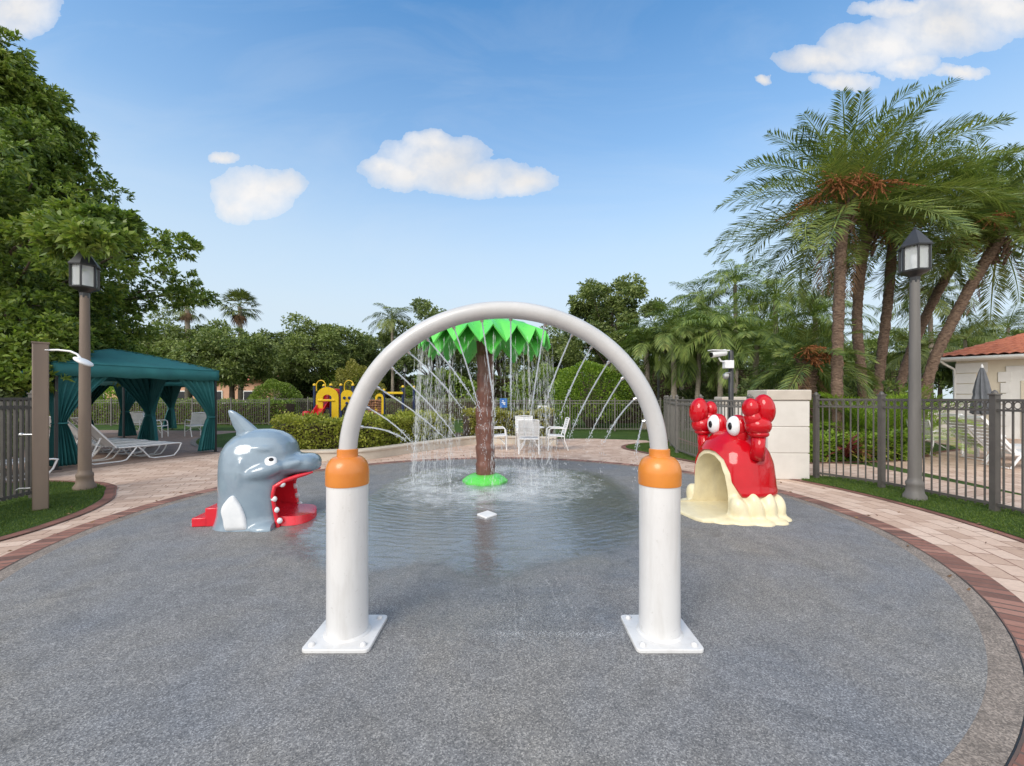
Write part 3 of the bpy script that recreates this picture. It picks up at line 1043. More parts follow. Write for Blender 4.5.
# white drain plate on the pad
dx, dyy = gp(487, 516.5)
dr = MB().prism([(-0.13, 0), (0, -0.17), (0.13, 0), (0, 0.17)], 0.012, 0.035).build('drain_plate', M['white_plastic'], None, 40, bevel=0.006, loc=(dx, dyy, 0.002))
tag(dr, 'small white diamond plate lying in the water before the water tree', 'drain plate')

# ------------------------------------------------------------------ the dolphin
DO, DPHI = Vector((-3.225, 5.25, 0.012)), R(9)
dol = thing('dolphin_slide', 'glossy grey dolphin play slide with wide open red mouth', 'play sculpture', DO, DPHI)
db = MB()
prof = [(-0.03, 0.055, 0.465, 0.475), (0.05, 0.055, 0.43, 0.45), (0.14, 0.055, 0.41, 0.435), (0.3, 0.055, 0.395, 0.43), (0.5, 0.055, 0.40, 0.425), (0.66, 0.065, 0.415, 0.415),
        (0.78, 0.08, 0.425, 0.40), (0.88, 0.09, 0.415, 0.375), (0.97, 0.10, 0.38, 0.335), (1.05, 0.105, 0.31, 0.27), (1.11, 0.11, 0.205, 0.18), (1.14, 0.11, 0.085, 0.08)]
db.loft([sell(48, c, ru, 0, rv, z, 2.5) for z, c, ru, rv in prof])
sn = [(0.15, 0.68, 0.20, 0.37), (0.35, 0.69, 0.17, 0.35), (0.48, 0.697, 0.135, 0.31), (0.58, 0.702, 0.122, 0.285), (0.65, 0.706, 0.12, 0.265), (0.70, 0.704, 0.112, 0.235), (0.74, 0.70, 0.094, 0.19), (0.77, 0.695, 0.064, 0.13), (0.787, 0.69, 0.025, 0.05)]
db.loft([[(u, rv * math.copysign(abs(math.cos(a)) ** 0.85, math.cos(a)), h + rh * math.copysign(abs(math.sin(a)) ** 0.85, math.sin(a))) for a in np.linspace(0, 2 * PI, 32, endpoint=False)] for u, h, rh, rv in sn])
for s in (-1, 1):
    tl = Matrix.Rotation(R(-16), 3, 'Y')
    db.ell((0.22, s * 0.33, 0.655), (0.25, 0.13, 0.105), mat=tl)
    db.ell((0.44, s * 0.255, 0.70), (0.22, 0.085, 0.07), mat=tl)
    db.ell((0.20, s * 0.30, 0.925), (0.15, 0.075, 0.05), mat=Matrix.Rotation(R(4), 3, 'Y'))
    db.ell((0.30, s * 0.40, 0.0), (0.20, 0.13, 0.075))
    db.ell((0.02, s * 0.385, 0.62), (0.06, 0.05, 0.2))
db.ell((-0.50, 0, 0.0), (0.2, 0.2, 0.07))


def mouth_cut(grow):
    g = grow
    prof = [(0.03, 0.045 - g), (1.2, 0.045 - g), (1.2, 0.70 + g), (0.80, 0.636 + g), (0.55, 0.575 + g), (0.40, 0.515 + g), (0.30, 0.45 + g), (0.15, 0.43 + g), (0.03 - g, 0.37 + g)]
    m = MB()
    hw = 0.335 + g
    rows = []
    n = len(prof)
    vs = [(u, -hw, h) for u, h in prof] + [(u, hw, h) for u, h in prof]
    fs = [tuple(range(n)), tuple(range(2 * n - 1, n - 1, -1))] + [(i, n + i, n + (i + 1) % n, (i + 1) % n) for i in range(n)]
    m.add(vs, fs)
    return m


front_trim = MB()                       # the lip slopes: the jaw line leans back as it rises
front_trim.add([(0.405, -1, -0.2), (1.3, -1, -0.2), (1.3, -1, 0.64), (0.78, -1, 0.628), (0.52, -1, 0.56), (0.36, -1, 0.485), (0.335, -1, 0.40), (0.36, -1, 0.2)] + [(0.405, 1, -0.2), (1.3, 1, -0.2), (1.3, 1, 0.64), (0.78, 1, 0.628), (0.52, 1, 0.56), (0.36, 1, 0.485), (0.335, 1, 0.40), (0.36, 1, 0.2)],
               [(0, 1, 2, 3, 4, 5, 6, 7), (15, 14, 13, 12, 11, 10, 9, 8)] + [(i, 8 + i, 8 + (i + 1) % 8, (i + 1) % 8) for i in range(8)])
dme = moulded(db, 0.018, 9, [mouth_cut(0.0), front_trim])
dme.materials.clear()
dme.materials.append(M['dolphin_grey'])
body = link('body', dme, dol, 55, fix=False)
dbvh = BVHTree.FromPolygons([v.co for v in dme.vertices], [p.vertices for p in dme.polygons])


def hit(bvh, org, phi, px, py):
    inv = Matrix.Rotation(-phi, 3, 'Z')
    o = inv @ (Vector((0, 0, H)) - org)
    d = inv @ (at(px, py, 1.0) - Vector((0, 0, H)))
    r = bvh.ray_cast(o, d.normalized())
    return r[0], r[1]


# red lining of the mouth: floor, two walls, roof, back; and a lip round the opening
ml = MB()
pf = [(0.405, 0.02), (0.372, 0.2), (0.347, 0.39), (0.368, 0.482)]
hw = 0.333
def wall(side):
    y0, y1 = side * hw, side * (hw - 0.012)
    P = [(0.04, 0.03), (0.405, 0.03), (0.372, 0.2), (0.347, 0.40), (0.362, 0.485), (0.30, 0.448), (0.15, 0.425), (0.04, 0.37)]
    n = len(P)
    ml.add([(u, y0, h) for u, h in P] + [(u, y1, h) for u, h in P], [tuple(range(n)), tuple(range(2 * n - 1, n - 1, -1))] + [(i, n + i, n + (i + 1) % n, (i + 1) % n) for i in range(n)])
wall(1)
wall(-1)
roofp = [(0.035, 0.365), (0.15, 0.424), (0.30, 0.446), (0.40, 0.512), (0.53, 0.564), (0.67, 0.594)]
wd = [hw, hw, hw, 0.325, 0.28, 0.2]
for a in range(len(roofp) - 1):
    (u0, h0), (u1, h1) = roofp[a], roofp[a + 1]
    w0, w1 = wd[a], wd[a + 1]
    ml.add([(u0, -w0, h0), (u0, w0, h0), (u1, w1, h1), (u1, -w1, h1), (u0, -w0, h0 - .012), (u0, w0, h0 - .012), (u1, w1, h1 - .012), (u1, -w1, h1 - .012)],
           [(0, 1, 2, 3), (7, 6, 5, 4), (0, 4, 5, 1), (2, 6, 7, 3), (0, 3, 7, 4), (1, 5, 6, 2)])
ml.add([(0.035, -hw, 0.02), (0.035, hw, 0.02), (0.035, hw, 0.37), (0.035, -hw, 0.37), (0.05, -hw, 0.02), (0.05, hw, 0.02), (0.05, hw, 0.37), (0.05, -hw, 0.37)],
       [(3, 2, 1, 0), (4, 5, 6, 7), (0, 1, 5, 4), (1, 2, 6, 5), (2, 3, 7, 6), (3, 0, 4, 7)])
mouth = ml.build('mouth_lining', M['mouth_red'], dol, 30)
# the lip outlines the jaw
for s in (-1, 1):
    lip = MB().tube([(0.408, s * 0.352, 0.0), (0.376, s * 0.362, 0.2), (0.352, s * 0.365, 0.38), (0.372, s * 0.36, 0.48), (0.47, s * 0.315, 0.54), (0.58, s * 0.265, 0.575), (0.67, s * 0.225, 0.594), (0.735, s * 0.16, 0.607)],
                    [0.022, 0.022, 0.02, 0.024, 0.028, 0.026, 0.02, 0.012], 10)
    lip.build('lip', M['mouth_red'], mouth, 60)
# tongue that serves as the end of the slide
tg = [[(u, s * hw2, z) for s, z in ((-1, z0), (-0.9, z1), (-0.5, z1 - 0.012), (0, z1 - 0.02), (0.5, z1 - 0.012), (0.9, z1), (1, z0))] for u, hw2, z0, z1 in
      ((0.045, 0.318, 0.01, 0.20), (0.2, 0.318, 0.01, 0.145), (0.4, 0.325, 0.005, 0.115), (0.5, 0.335, 0.004, 0.108), (0.58, 0.325, 0.004, 0.104), (0.64, 0.28, 0.003, 0.10), (0.685, 0.2, 0.003, 0.094), (0.71, 0.11, 0.002, 0.08), (0.72, 0.05, 0.001, 0.03))]
MB().loft(tg).build('tongue', M['mouth_red'], mouth, 50)
for s, lst in ((-1, [(0.425, 0.355, 0.075), (0.392, 0.36, 0.205), (0.368, 0.362, 0.335), (0.445, 0.325, 0.50)]), (1, [(0.425, 0.345, 0.10), (0.392, 0.35, 0.215), (0.362, 0.35, 0.34), (0.445, 0.31, 0.505)])):
    for (u, v, z) in lst:
        MB().ell((u, s * v, z), (0.035, 0.026, 0.036), 14, 9, mat=Matrix.Rotation(R(20), 3, 'Y')).build('tooth', M['flipper_white'], mouth, 180)
# eyes sit on the cheeks
pe, ne = hit(dbvh, DO, DPHI, 271, 461)
for s in (-1, 1):
    c = Vector((pe.x, s * abs(pe.y), pe.z))
    nn = Vector((ne.x, s * abs(ne.y), ne.z))
    rot = nn.to_track_quat('Z', 'Y').to_matrix()
    eye = MB().ell(c - nn * 0.004, (0.066, 0.084, 0.03), 24, 14, mat=rot).build('eye', M['eye_white'], dol, 180)
    iris = c + nn * 0.0225 + rot @ Vector((0.0, 0.004, 0))
    MB().ell(iris, (0.028, 0.028, 0.008), 18, 8, mat=rot).build('pupil', M['black_gloss'], eye, 180)
    # flipper: a thick white blade standing off the flank
    P = []
    for x, y in ((232, 496), (225, 502), (221, 510), (223, 520), (227, 531.5), (246, 531.5), (246, 521), (243, 511), (238, 502)):
        inv = Matrix.Rotation(-DPHI, 3, 'Z')
        ro, rd = inv @ (Vector((0, 0, H)) - DO), inv @ (at(x, y, 1.0) - Vector((0, 0, H)))
        p = ro + rd * ((-0.44 - ro.y) / rd.y)
        P.append((p.x, p.z))
    P = [Vector((a_, s * 0.44, max(b_, 0.004))) for a_, b_ in smooth_poly(P, 5)]
    cc = sum(P, Vector()) / len(P)
    outv = Vector((0, s, 0))
    fl = MB()
    k = len(P)
    lays = [(1.0, -0.12), (1.0, 0.0), (0.93, 0.022), (0.72, 0.03)]
    fl.loft([[cc + (p - cc) * sc_ + outv * off - outv * 0.0 for p in P] for sc_, off in lays])
    fl.build('flipper', M['flipper_white'], dol, 55)
fin = MB()
for f_, (u, z, hl, th) in enumerate([(0.01, 0.96, 0.22, 0.10), (-0.02, 1.07, 0.185, 0.085), (-0.09, 1.15, 0.155, 0.072), (-0.14, 1.22, 0.125, 0.06), (-0.185, 1.28, 0.098, 0.05), (-0.225, 1.33, 0.07, 0.04), (-0.25, 1.36, 0.045, 0.028), (-0.26, 1.375, 0.015, 0.01)]):
    rg = []
    for a in np.linspace(0, 2 * PI, 24, endpoint=False):
        rg.append((u + hl * math.cos(a), th * math.sin(a) * (0.75 + 0.25 * math.cos(a)), z - 0.22 * hl * math.cos(a)))
    fin.rings = getattr(fin, 'rings', []) + [rg]
fin.loft(fin.rings)
fin.build('dorsal_fin', M['dolphin_grey'], dol, 60)
st = MB().box((-0.37, 0, 0.11), (0.16, 0.42, 0.22))
st.box((-0.51, 0, 0.055), (0.17, 0.42, 0.105))
st.build('step', M['mouth_red'], dol, 30, bevel=0.01)

# ------------------------------------------------------------------ the crab
CO, CPHI = Vector((2.98, 5.70, 0.012)), R(180 + 12)
crab = thing('crab_slide', 'glossy red crab play cave with googly eyes and cream base', 'play sculpture', CO, CPHI)
crab.scale = (0.83, 1.0, 1.03)


def arch_cut(secs):
    m = MB()
    rings = []
    for u, hw_, top in secs:
        rings.append([(u, -hw_ * 1.06, 0.055), (u, -hw_ * 1.0, 0.25 * top), (u, -hw_ * 0.97, 0.45 * top), (u, -hw_ * 0.86, 0.7 * top), (u, -hw_ * 0.62, 0.89 * top), (u, -hw_ * 0.3, 0.98 * top), (u, 0, top),
                      (u, hw_ * 0.3, 0.98 * top), (u, hw_ * 0.62, 0.89 * top), (u, hw_ * 0.86, 0.7 * top), (u, hw_ * 0.97, 0.45 * top), (u, hw_ * 1.0, 0.25 * top), (u, hw_ * 1.06, 0.055)])
    m.loft(rings)
    return m


cb = MB()
lob = lambda k, ph, amp: (lambda a: amp * math.sin(k * a + ph))
cb.loft([sell(72, -0.02, 0.60, 0, 0.56, -0.02, 2.2, lob(9, 0.3, 0.03)), sell(72, -0.02, 0.575, 0, 0.53, 0.05, 2.2, lob(9, 0.3, 0.035)), sell(72, -0.02, 0.53, 0, 0.485, 0.16, 2.2, lob(9, 0.3, 0.03)),
         sell(72, -0.02, 0.50, 0, 0.45, 0.32, 2.9, lob(9, 0.3, 0.012)), sell(72, -0.02, 0.485, 0, 0.435, 0.55, 3.2), sell(72, -0.02, 0.42, 0, 0.38, 0.80, 2.9), sell(72, -0.02, 0.22, 0, 0.2, 0.97, 2.2)])
for s in (-1, 1):
    for (u, v, h, r, tl_) in ((0.30, 0.44, 0.10, (0.13, 0.12, 0.20), 25), (0.09, 0.48, 0.12, (0.12, 0.13, 0.23), 15), (-0.13, 0.47, 0.12, (0.13, 0.14, 0.22), -8), (-0.34, 0.42, 0.10, (0.13, 0.14, 0.2), -18)):
        cb.ell((u, s * v, h), r, mat=Matrix.Rotation(R(tl_), 3, 'Y'))
    for (u, v, r) in ((0.32, 0.56, (0.19, 0.10, 0.05)), (0.08, 0.62, (0.17, 0.12, 0.055)), (-0.18, 0.60, (0.16, 0.13, 0.05)), (-0.38, 0.50, (0.14, 0.12, 0.05)), (0.55, 0.47, (0.2, 0.1, 0.045))):
        cb.ell((u, s * v, 0.0), r)
cb.loft([[(u, y * hw_, z if abs(y) < 1 else -0.02) for y in (-1, -0.97, -0.8, -0.4, 0, 0.4, 0.8, 0.97, 1)] + [(u, 0.5 * hw_, -0.03), (u, -0.5 * hw_, -0.03)] for u, hw_, z in
         ((0.2, 0.40, 0.07), (0.45, 0.43, 0.07), (0.65, 0.46, 0.06), (0.8, 0.46, 0.05), (0.9, 0.42, 0.04), (0.95, 0.3, 0.03))])
cme = moulded(cb, 0.018, 14, [arch_cut([(-0.36, 0.25, 0.50), (-0.1, 0.29, 0.64), (0.15, 0.31, 0.70), (0.4, 0.34, 0.76), (1.3, 0.40, 0.8)])])
cme.materials.clear()
cme.materials.append(M['cream'])
link('cave_base', cme, crab, 55, fix=False)
sb = MB()
sb.loft([sell(64, -0.03, ru, 0, rv, z, 2.25) for z, ru, rv in ((0.275, 0.50, 0.445), (0.27, 0.545, 0.49), (0.29, 0.575, 0.52), (0.325, 0.578, 0.522), (0.37, 0.56, 0.505), (0.50, 0.55, 0.49), (0.66, 0.53, 0.47), (0.80, 0.475, 0.42), (0.91, 0.39, 0.345), (1.0, 0.28, 0.25), (1.07, 0.15, 0.135), (1.10, 0.04, 0.035))])
sme = moulded(sb, 0.016, 16, [arch_cut([(-0.05, 0.24, 0.30), (0.05, 0.29, 0.52), (0.18, 0.335, 0.68), (0.33, 0.385, 0.78), (0.5, 0.47, 0.845), (0.9, 0.6, 0.95)]),
                             arch_cut([(-0.39, 0.275, 0.53), (-0.1, 0.315, 0.67), (0.15, 0.335, 0.73), (0.3, 0.35, 0.75)]),
                             MB().add([(0.2, -1, 0.2), (1, -1, 0.2), (1, -1, 0.80), (0.46, -1, 0.62), (0.39, -1, 0.50), (0.31, -1, 0.36), (0.2, 1, 0.2), (1, 1, 0.2), (1, 1, 0.80), (0.46, 1, 0.62), (0.39, 1, 0.50), (0.31, 1, 0.36)],
                                      [(0, 1, 2, 3, 4, 5), (11, 10, 9, 8, 7, 6)] + [(i, 6 + i, 6 + (i + 1) % 6, (i + 1) % 6) for i in range(6)])])
sme.materials.clear()
sme.materials.append(M['crab_red'])
shell = link('shell', sme, crab, 55, fix=False)
for s in (-1, 1):
    hood = MB().ell((0.07, s * 0.19, 1.125), (0.125, 0.14, 0.145), 28, 18)
    hood.ell((0.04, s * 0.19, 1.03), (0.12, 0.13, 0.15))
    hd = hood.build('eye_stalk', M['crab_red'], crab, 180)
    eye = MB().ell((0.145, s * 0.19, 1.125), (0.095, 0.108, 0.128), 28, 18).build('eye', M['eye_white'], hd, 180)
    MB().ell((0.232, s * 0.19 + 0.012, 1.125), (0.018, 0.036, 0.048), 18, 10).build('pupil', M['black_gloss'], eye, 180)
    cl = MB()
    v = s * 0.46
    near = s > 0
    tilt = Matrix.Rotation(R(10), 3, 'Y')
    cl.tube([(0.0, v * 0.93, 0.80), (0.0, v, 0.92), (0.005, v * 1.02, 1.06)], [0.105, 0.085, 0.09], 18)
    cl.ell((0.0, v * 1.02, 1.10), (0.14, 0.12, 0.055))
    cl.ell((0.01, v * 1.02, 1.20), (0.185, 0.15, 0.125))
    m_ = 1 if near else -1
    tilt = Matrix.Rotation(R(12 * m_), 3, 'Y')
    cl.ell((0.095 * m_, v * 1.0, 1.285), (0.115, 0.11, 0.115))
    cl.ell((-0.09 * m_, v * 1.02, 1.395), (0.15, 0.135, 0.19), mat=tilt)
    cl.ell((0.135 * m_, v * 1.0, 1.41), (0.11, 0.105, 0.125))
    cl.build('claw', M['crab_red'], crab, 180, loc=(0.0 if near else 0.11, 0, -0.055 if near else -0.10))

# ------------------------------------------------------------------ water in the air
JL = ['lowest', 'second lowest', 'third lowest', 'fourth lowest', 'fifth lowest', 'sixth lowest', 'seventh lowest', 'topmost']
ends = [(406, 441), (413, 444), (446, 439), (456, 437), (462, 409), (476, 405), (480, 412), (495, 416), (511, 418), (531, 415), (545, 405), (560, 416), (569, 438), (588, 440), (604, 443), (636, 453)]
deps = [4.4, 4.5, 4.5, 4.5, 4.2, 4.2, 4.3, 4.5, 4.5, 4.5, 4.2, 4.3, 4.5, 4.5, 4.4, 4.3]
rj = random.Random(11)
JD = []
for i, (p0, e, Y1) in enumerate(zip(jet_from, ends, deps)):
    p1 = at(e[0], e[1], Y1)
    n = 54
    pts, rad = [], []
    sag = 0.025 + 0.02 * rj.random()
    for k in range(n):
        s = k / (n - 1)
        p = p0.lerp(p1, s) + Vector((0, 0, 4 * sag * s * (1 - s)))
        p += Vector((rj.uniform(-1, 1), rj.uniform(-1, 1), rj.uniform(-1, 1))) * 0.0035 * s
        pts.append(p)
        rad.append((0.0048 + 0.0015 * s + 0.004 * s * rj.random() ** 2) * (1.0 if s < 0.55 else max(0.25, (1.2 - s) / 0.65)))
    m = MB().tube(pts, rad, 7)
    vel = (pts[-1] - pts[-6]).normalized()
    L1 = (p1 - p0).length
    for k in range(75):
        s = 0.45 + 0.95 * rj.random()
        q = min(s, 1.0)
        p = p0.lerp(p1, q) + Vector((0, 0, 4 * sag * q * (1 - q)))
        ex = max(0.0, s - 1.0) * L1
        sp_ = 0.004 + 0.035 * max(0.0, s - 0.5)
        p += vel * ex + Vector((rj.gauss(0, sp_), rj.gauss(0, sp_), rj.gauss(0, sp_) - 0.9 * ex * ex))
        if p.z > 0.03:
            JD.append((tuple(p), rj.uniform(0.0016, 0.0042), rj.uniform(0.003, 0.012)))
    side = 'left' if i < 8 else 'right'
    j = i if i < 8 else 15 - i
    o = m.build('water_jet', M['water'], None, 180)
    tag(o, f'{JL[j]} of the thin white water jets on the {side} half of the hoop', 'water jet', 'water jets sprayed inward from the hoop')


def drops_mesh(name, P, rx, rz, mat):
    """many small elongated drops (octahedra)"""
    n = len(P)
    o = np.array([(1, 0, 0), (0, 1, 0), (-1, 0, 0), (0, -1, 0), (0, 0, 1), (0, 0, -1)], float)
    V = np.repeat(P[:, None, :], 6, 1) + o[None] * np.stack([rx, rx, rz], 1)[:, None, :]
    tri = np.array([(0, 1, 4), (1, 2, 4), (2, 3, 4), (3, 0, 4), (1, 0, 5), (2, 1, 5), (3, 2, 5), (0, 3, 5)])
    T = V[:, tri, :].reshape(-1, 3, 3)
    me = quads_mesh(name, T, mat, 3)
    return link(name, me, fix=False)


wr = np.random.default_rng(21)
P, RX, RZ = [], [], []
for k in range(120):
    a = wr.random() * 2 * PI
    r = 1.14 + wr.normal(0, 0.045)
    z0 = 2.44 + wr.uniform(-0.04, 0.15)
    dens = int(wr.choice([25, 50, 100, 170]))
    drift = wr.normal(0, 0.05, 2)
    for q in range(dens):
        f = wr.random() ** 0.8
        z = z0 - f * (z0 - 0.02)
        spread = 0.006 + 0.03 * f * wr.random()
        rr_ = r + 0.10 * f
        P.append((TX + rr_ * math.cos(a) + drift[0] * f + wr.normal(0, spread), TY + rr_ * math.sin(a) + drift[1] * f + wr.normal(0, spread), z))
        RX.append(wr.uniform(0.0008, 0.0025))
        RZ.append(wr.uniform(0.012, 0.085) * (1.15 - 0.6 * f))
o = drops_mesh('falling_water', np.array(P), np.array(RX), np.array(RZ), M['drops'])
tag(o, 'curtain of falling water drops under the green crown of the water tree', 'falling water', kind='stuff')
P, RX, RZ = [], [], []
for p_, a_, b_ in JD:  # loose drops shed along the hoop jets share the splash mesh
    P.append(p_)
    RX.append(a_)
    RZ.append(b_)
for k in range(7500):
    a = wr.random() * 2 * PI
    r = abs(wr.normal(1.18, 0.28))
    z = wr.exponential(0.05)
    P.append((TX + r * math.cos(a), TY + r * math.sin(a), 0.02 + z))
    s = wr.uniform(0.001, 0.0036)
    RX.append(s)
    RZ.append(s * wr.uniform(0.8, 1.8))
for k in range(1500):                   # splashes on the dry side below the hoop
    q = wr.random()
    if q < 0.45:
        x, y = wr.uniform(-0.12, 0.78), 2.72 + wr.normal(0, 0.02)
    elif q < 0.8:
        k_ = wr.integers(0, 5)
        y = wr.uniform(2.6, 3.7)
        x = -0.02 + 0.03 * (k_ - 2) * (1 + 0.6 * (3.7 - y)) + wr.normal(0, 0.008)
    else:
        y = wr.uniform(2.9, 3.6)
        x = 0.28 + 0.12 * (3.6 - y) + wr.normal(0, 0.006) + 0.09 * wr.integers(0, 2)
    P.append((x, y, 0.0145 + wr.exponential(0.002)))
    s_ = wr.uniform(0.0007, 0.0023)
    RX.append(s_ * 1.5)
    RZ.append(s_ * 0.5)
o = drops_mesh('jet_and_splash_drops', np.array(P), np.array(RX), np.array(RZ), M['drops'])
tag(o, 'white drops shed by the hoop jets and splashed where falling water hits the grey pad', 'splash', kind='stuff')

# ------------------------------------------------------------------ fences
def resample(path, step):
    out = [Vector((*path[0], 0))]
    pts = [Vector((*p, 0)) for p in path]
    acc = 0.0
    for a, b in zip(pts[:-1], pts[1:]):
        L = (b - a).length
        d = step - acc
        while d <= L + 1e-6:
            out.append(a.lerp(b, d / L))
            d += step
        acc = (acc + L) % step if step else 0
    return out


def fence(label, path, h, bay, pick=0.1, rings_on=True, post=0.075, pr=0.0085, base=(0, 0), group=None, mat='fence_metal', zb=0.02):
    posts = resample(path, bay) if bay else [Vector((*p, 0)) for p in path]
    t = thing('metal_fence', label, 'fence', (posts[0].x, posts[0].y, 0), 0, group)
    o0 = Vector((posts[0].x, posts[0].y, 0))
    for p in posts:
        q = p - o0
        d = MB().box((q.x, q.y, (h + 0.06) / 2 + zb), (post, post, h + 0.06))
        d.box((q.x, q.y, h + 0.065 + zb), (post + 0.02, post + 0.02, 0.02))
        d.lathe([(post * 0.5, 0.0), (post * 0.42, 0.025), (0.004, 0.05)], 10, (q.x, q.y, h + 0.077 + zb))
        d.build('post', M[mat], t, 30)
    for a, b in zip(posts[:-1], posts[1:]):
        a, b = a - o0, b - o0
        d = (b - a)
        L = d.length
        ang = math.atan2(d.y, d.x)
        m = MB()
        c = (a + b) / 2
        for z, th in ((h - 0.015, 0.034), (h - 0.145, 0.03), (0.10, 0.034)):
            m.box((c.x, c.y, z + zb), (L - post, 0.034, th), ang)
        n = max(2, int(round(L / pick)))
        for k in range(1, n):
            p = a.lerp(b, k / n)
            m.box((p.x, p.y, (h - 0.03 + 0.06) / 2 + zb), (pr * 2, pr * 2, h - 0.09), ang)
            if rings_on and k < n:
                q = a.lerp(b, (k + 0.5) / n) if k < n - 0 else p
                if k + 1 <= n and k < n:
                    dd = d.normalized()
                    m.tube([q + dd * 0.04 * math.cos(u) + Vector((0, 0, h - 0.08 + zb + 0.045 * math.sin(u))) for u in np.linspace(0, 2 * PI, 14, endpoint=False)], 0.007, 5, closed=True)
        m.build('fence_panel', M[mat], t, 30)
    return t


fence('near grey metal fence with ring trim right of the white pillar', [(5.75, 7.94), (6.23, 7.08), (6.46, 5.62), (6.42, 4.15), (6.1, 2.7)], 1.50, None, 0.105)
fence('near brown metal fence with ring trim at the left edge', [(-7.27, 6.38), (-7.05, 4.9), (-6.85, 3.5), (-6.7, 2.0)], 1.52, 1.5, 0.088, pr=0.018)
fence('grey metal side fence running back behind the red crab', [(4.72, 8.35), (4.32, 10.8), (5.15, 13.8), (6.7, 18.5)], 1.47, 1.6, 0.105, True, mat='fence_far')
fence('far metal fence beyond the lawn on the right of the hoop', [(6.6, 18.7), (3.2, 18.9), (0.4, 19.6), (-2.6, 20.4)], 1.38, 2.0, 0.115, False, 0.06, mat='fence_far')
fence('far metal fence behind the playground climber', [(-1.0, 26.5), (-8.8, 27.0), (-15.5, 26.5)], 1.42, 2.0, 0.12, False, 0.06, mat='fence_far')
fence('far metal fence seen through the green cabana', [(-13.3, 23.0), (-19.0, 22.6), (-27.0, 21.5)], 1.38, 2.0, 0.12, False, 0.06, mat='fence_far')
fence('distant metal fence of the pool area past the shrubs', [(13.5, 17.5), (9.5, 18.5), (7.2, 18.9)], 1.40, 2.0, 0.12, False, 0.06, mat='fence_far')


# ------------------------------------------------------------------ pillars
def pillar(label, x, y, wx, wy, h, rz, courses):
    t = thing('stone_pillar', label, 'pillar', (x, y, 0.005), rz)
    hc = h - 0.20
    m = MB()
    m.box((0, 0, hc / 2), (wx - 0.03, wy - 0.03, hc))
    for k in range(courses):
        z0, z1 = hc * k / courses + 0.008, hc * (k + 1) / courses - 0.008
        m.box((0, 0, (z0 + z1) / 2), (wx, wy, z1 - z0))
    m.build('block_shaft', M['stucco'], t, 30, bevel=0.008)
    MB().box((0, 0, h - 0.10), (wx + 0.05, wy + 0.05, 0.20)).build('coping', M['coping'], t, 30, bevel=0.02)
    return t


pillar('broad white block pillar with tan cap behind the red crab', 5.19, 8.2, 0.76, 0.7, 1.68, R(-3), 3)
pillar('pale fence pillar half hidden behind the crab claws', 5.95, 11.3, 0.72, 0.6, 1.55, R(-8), 3)


# ------------------------------------------------------------------ lamp posts
def lamp(label, x, y, z_top, r=0.082, mat='pole_grey', simple=False, flare=True):
    t = thing('lamp_post', label, 'lamp post', (x, y, 0.02), 0, 'lantern posts round the pad')
    zl = z_top - 0.72
    p = MB().lathe([(r * 1.75, 0.0), (r * 1.72, 0.05), (r * 1.35, 0.10), (r * 1.25, 0.19), (r * 1.32, 0.21), (r * 1.32, 0.25), (r * 1.05, 0.28), (r, 0.33), (r * 0.72, zl - 0.05)], 14)
    p.build('pole', M[mat], t, 45)
    l = MB().lathe([(r * 0.78, zl - 0.08), (r * 0.8, zl), (r * 1.1, zl + 0.03), (0.185, zl + 0.075), (0.19, zl + 0.10), (0.1, zl + 0.105)], 6)
    l.lathe([(0.2, zl + 0.44), (0.205, zl + 0.46), (0.05, zl + 0.69), (0.02, zl + 0.72), (0.025, zl + 0.74), (0.005, zl + 0.76)], 6)
    for k in range(6):
        a = 2 * PI * k / 6
        l.box((0.172 * math.cos(a), 0.172 * math.sin(a), zl + 0.275), (0.028, 0.022, 0.37), a)
    lan = l.build('lantern', M['black_metal'], t, 30)
    g = MB().lathe([(0.155, zl + 0.105), (0.155, zl + 0.44)], 6, caps=False)
    g.build('lantern_glass', M['glass'], lan, 30)
    MB().lathe([(0.03, zl + 0.105), (0.03, zl + 0.2), (0.045, zl + 0.24), (0.045, zl + 0.33), (0.01, zl + 0.37)], 12).build('bulb', M['white_plastic'], lan, 60)
    return t


lamp('tall grey lamp post with black lantern on the grass by the right fence', 6.06, 6.32, 4.05)
lamp('tall brown lamp post with lantern on the left grass beside the shower', -7.12, 7.0, 3.98, 0.085, 'post_brown')
lamp('distant lamp post among the slender palms above the hoop end', 7.95, 22.8, 4.1, 0.075, 'pole_far')
lamp('distant lamp post directly above the white block pillar', 17.6, 28.5, 4.1, 0.075, 'pole_far')
lamp('distant lamp post beside the playground left of the water tree', -8.3, 32.5, 4.1, 0.075, 'pole_far')

# camera pole
cp = at(731, 440, 9.6)
t = thing('camera_pole', 'slim dark pole with a white security camera behind the crab', 'camera pole', (cp.x, 9.6, 0.0))
MB().lathe([(0.055, 0), (0.055, 2.58), (0.03, 2.62)], 14).build('pole', M['black_metal'], t, 40)
scm = MB().box((-0.10, -0.07, 2.29), (0.2, 0.14, 0.18))
scm.tube([(-0.16, -0.07, 2.34), (-0.28, -0.1, 2.36), (-0.33, -0.1, 2.44)], 0.022, 8)
br = scm.build('camera_bracket', M['white_plastic'], t, 30, bevel=0.01)
hs_ = MB().tube([(-0.18, -0.09, 2.56), (-0.52, -0.16, 2.50)], [0.075, 0.07], 14)
hs_.box((-0.34, -0.125, 2.60), (0.44, 0.17, 0.02), R(11))
cam_h = hs_.build('camera_housing', M['white_plastic'], br, 40)
MB().tube([(-0.515, -0.159, 2.501), (-0.54, -0.164, 2.496)], 0.055, 12).build('lens', M['black_gloss'], cam_h, 40)
dm = MB().lathe([(0.07, 0.0), (0.07, 0.05)], 14, (-0.17, -0.1, 2.02))
dm.ell((-0.17, -0.1, 2.02), (0.065, 0.065, 0.075), 14, 10)
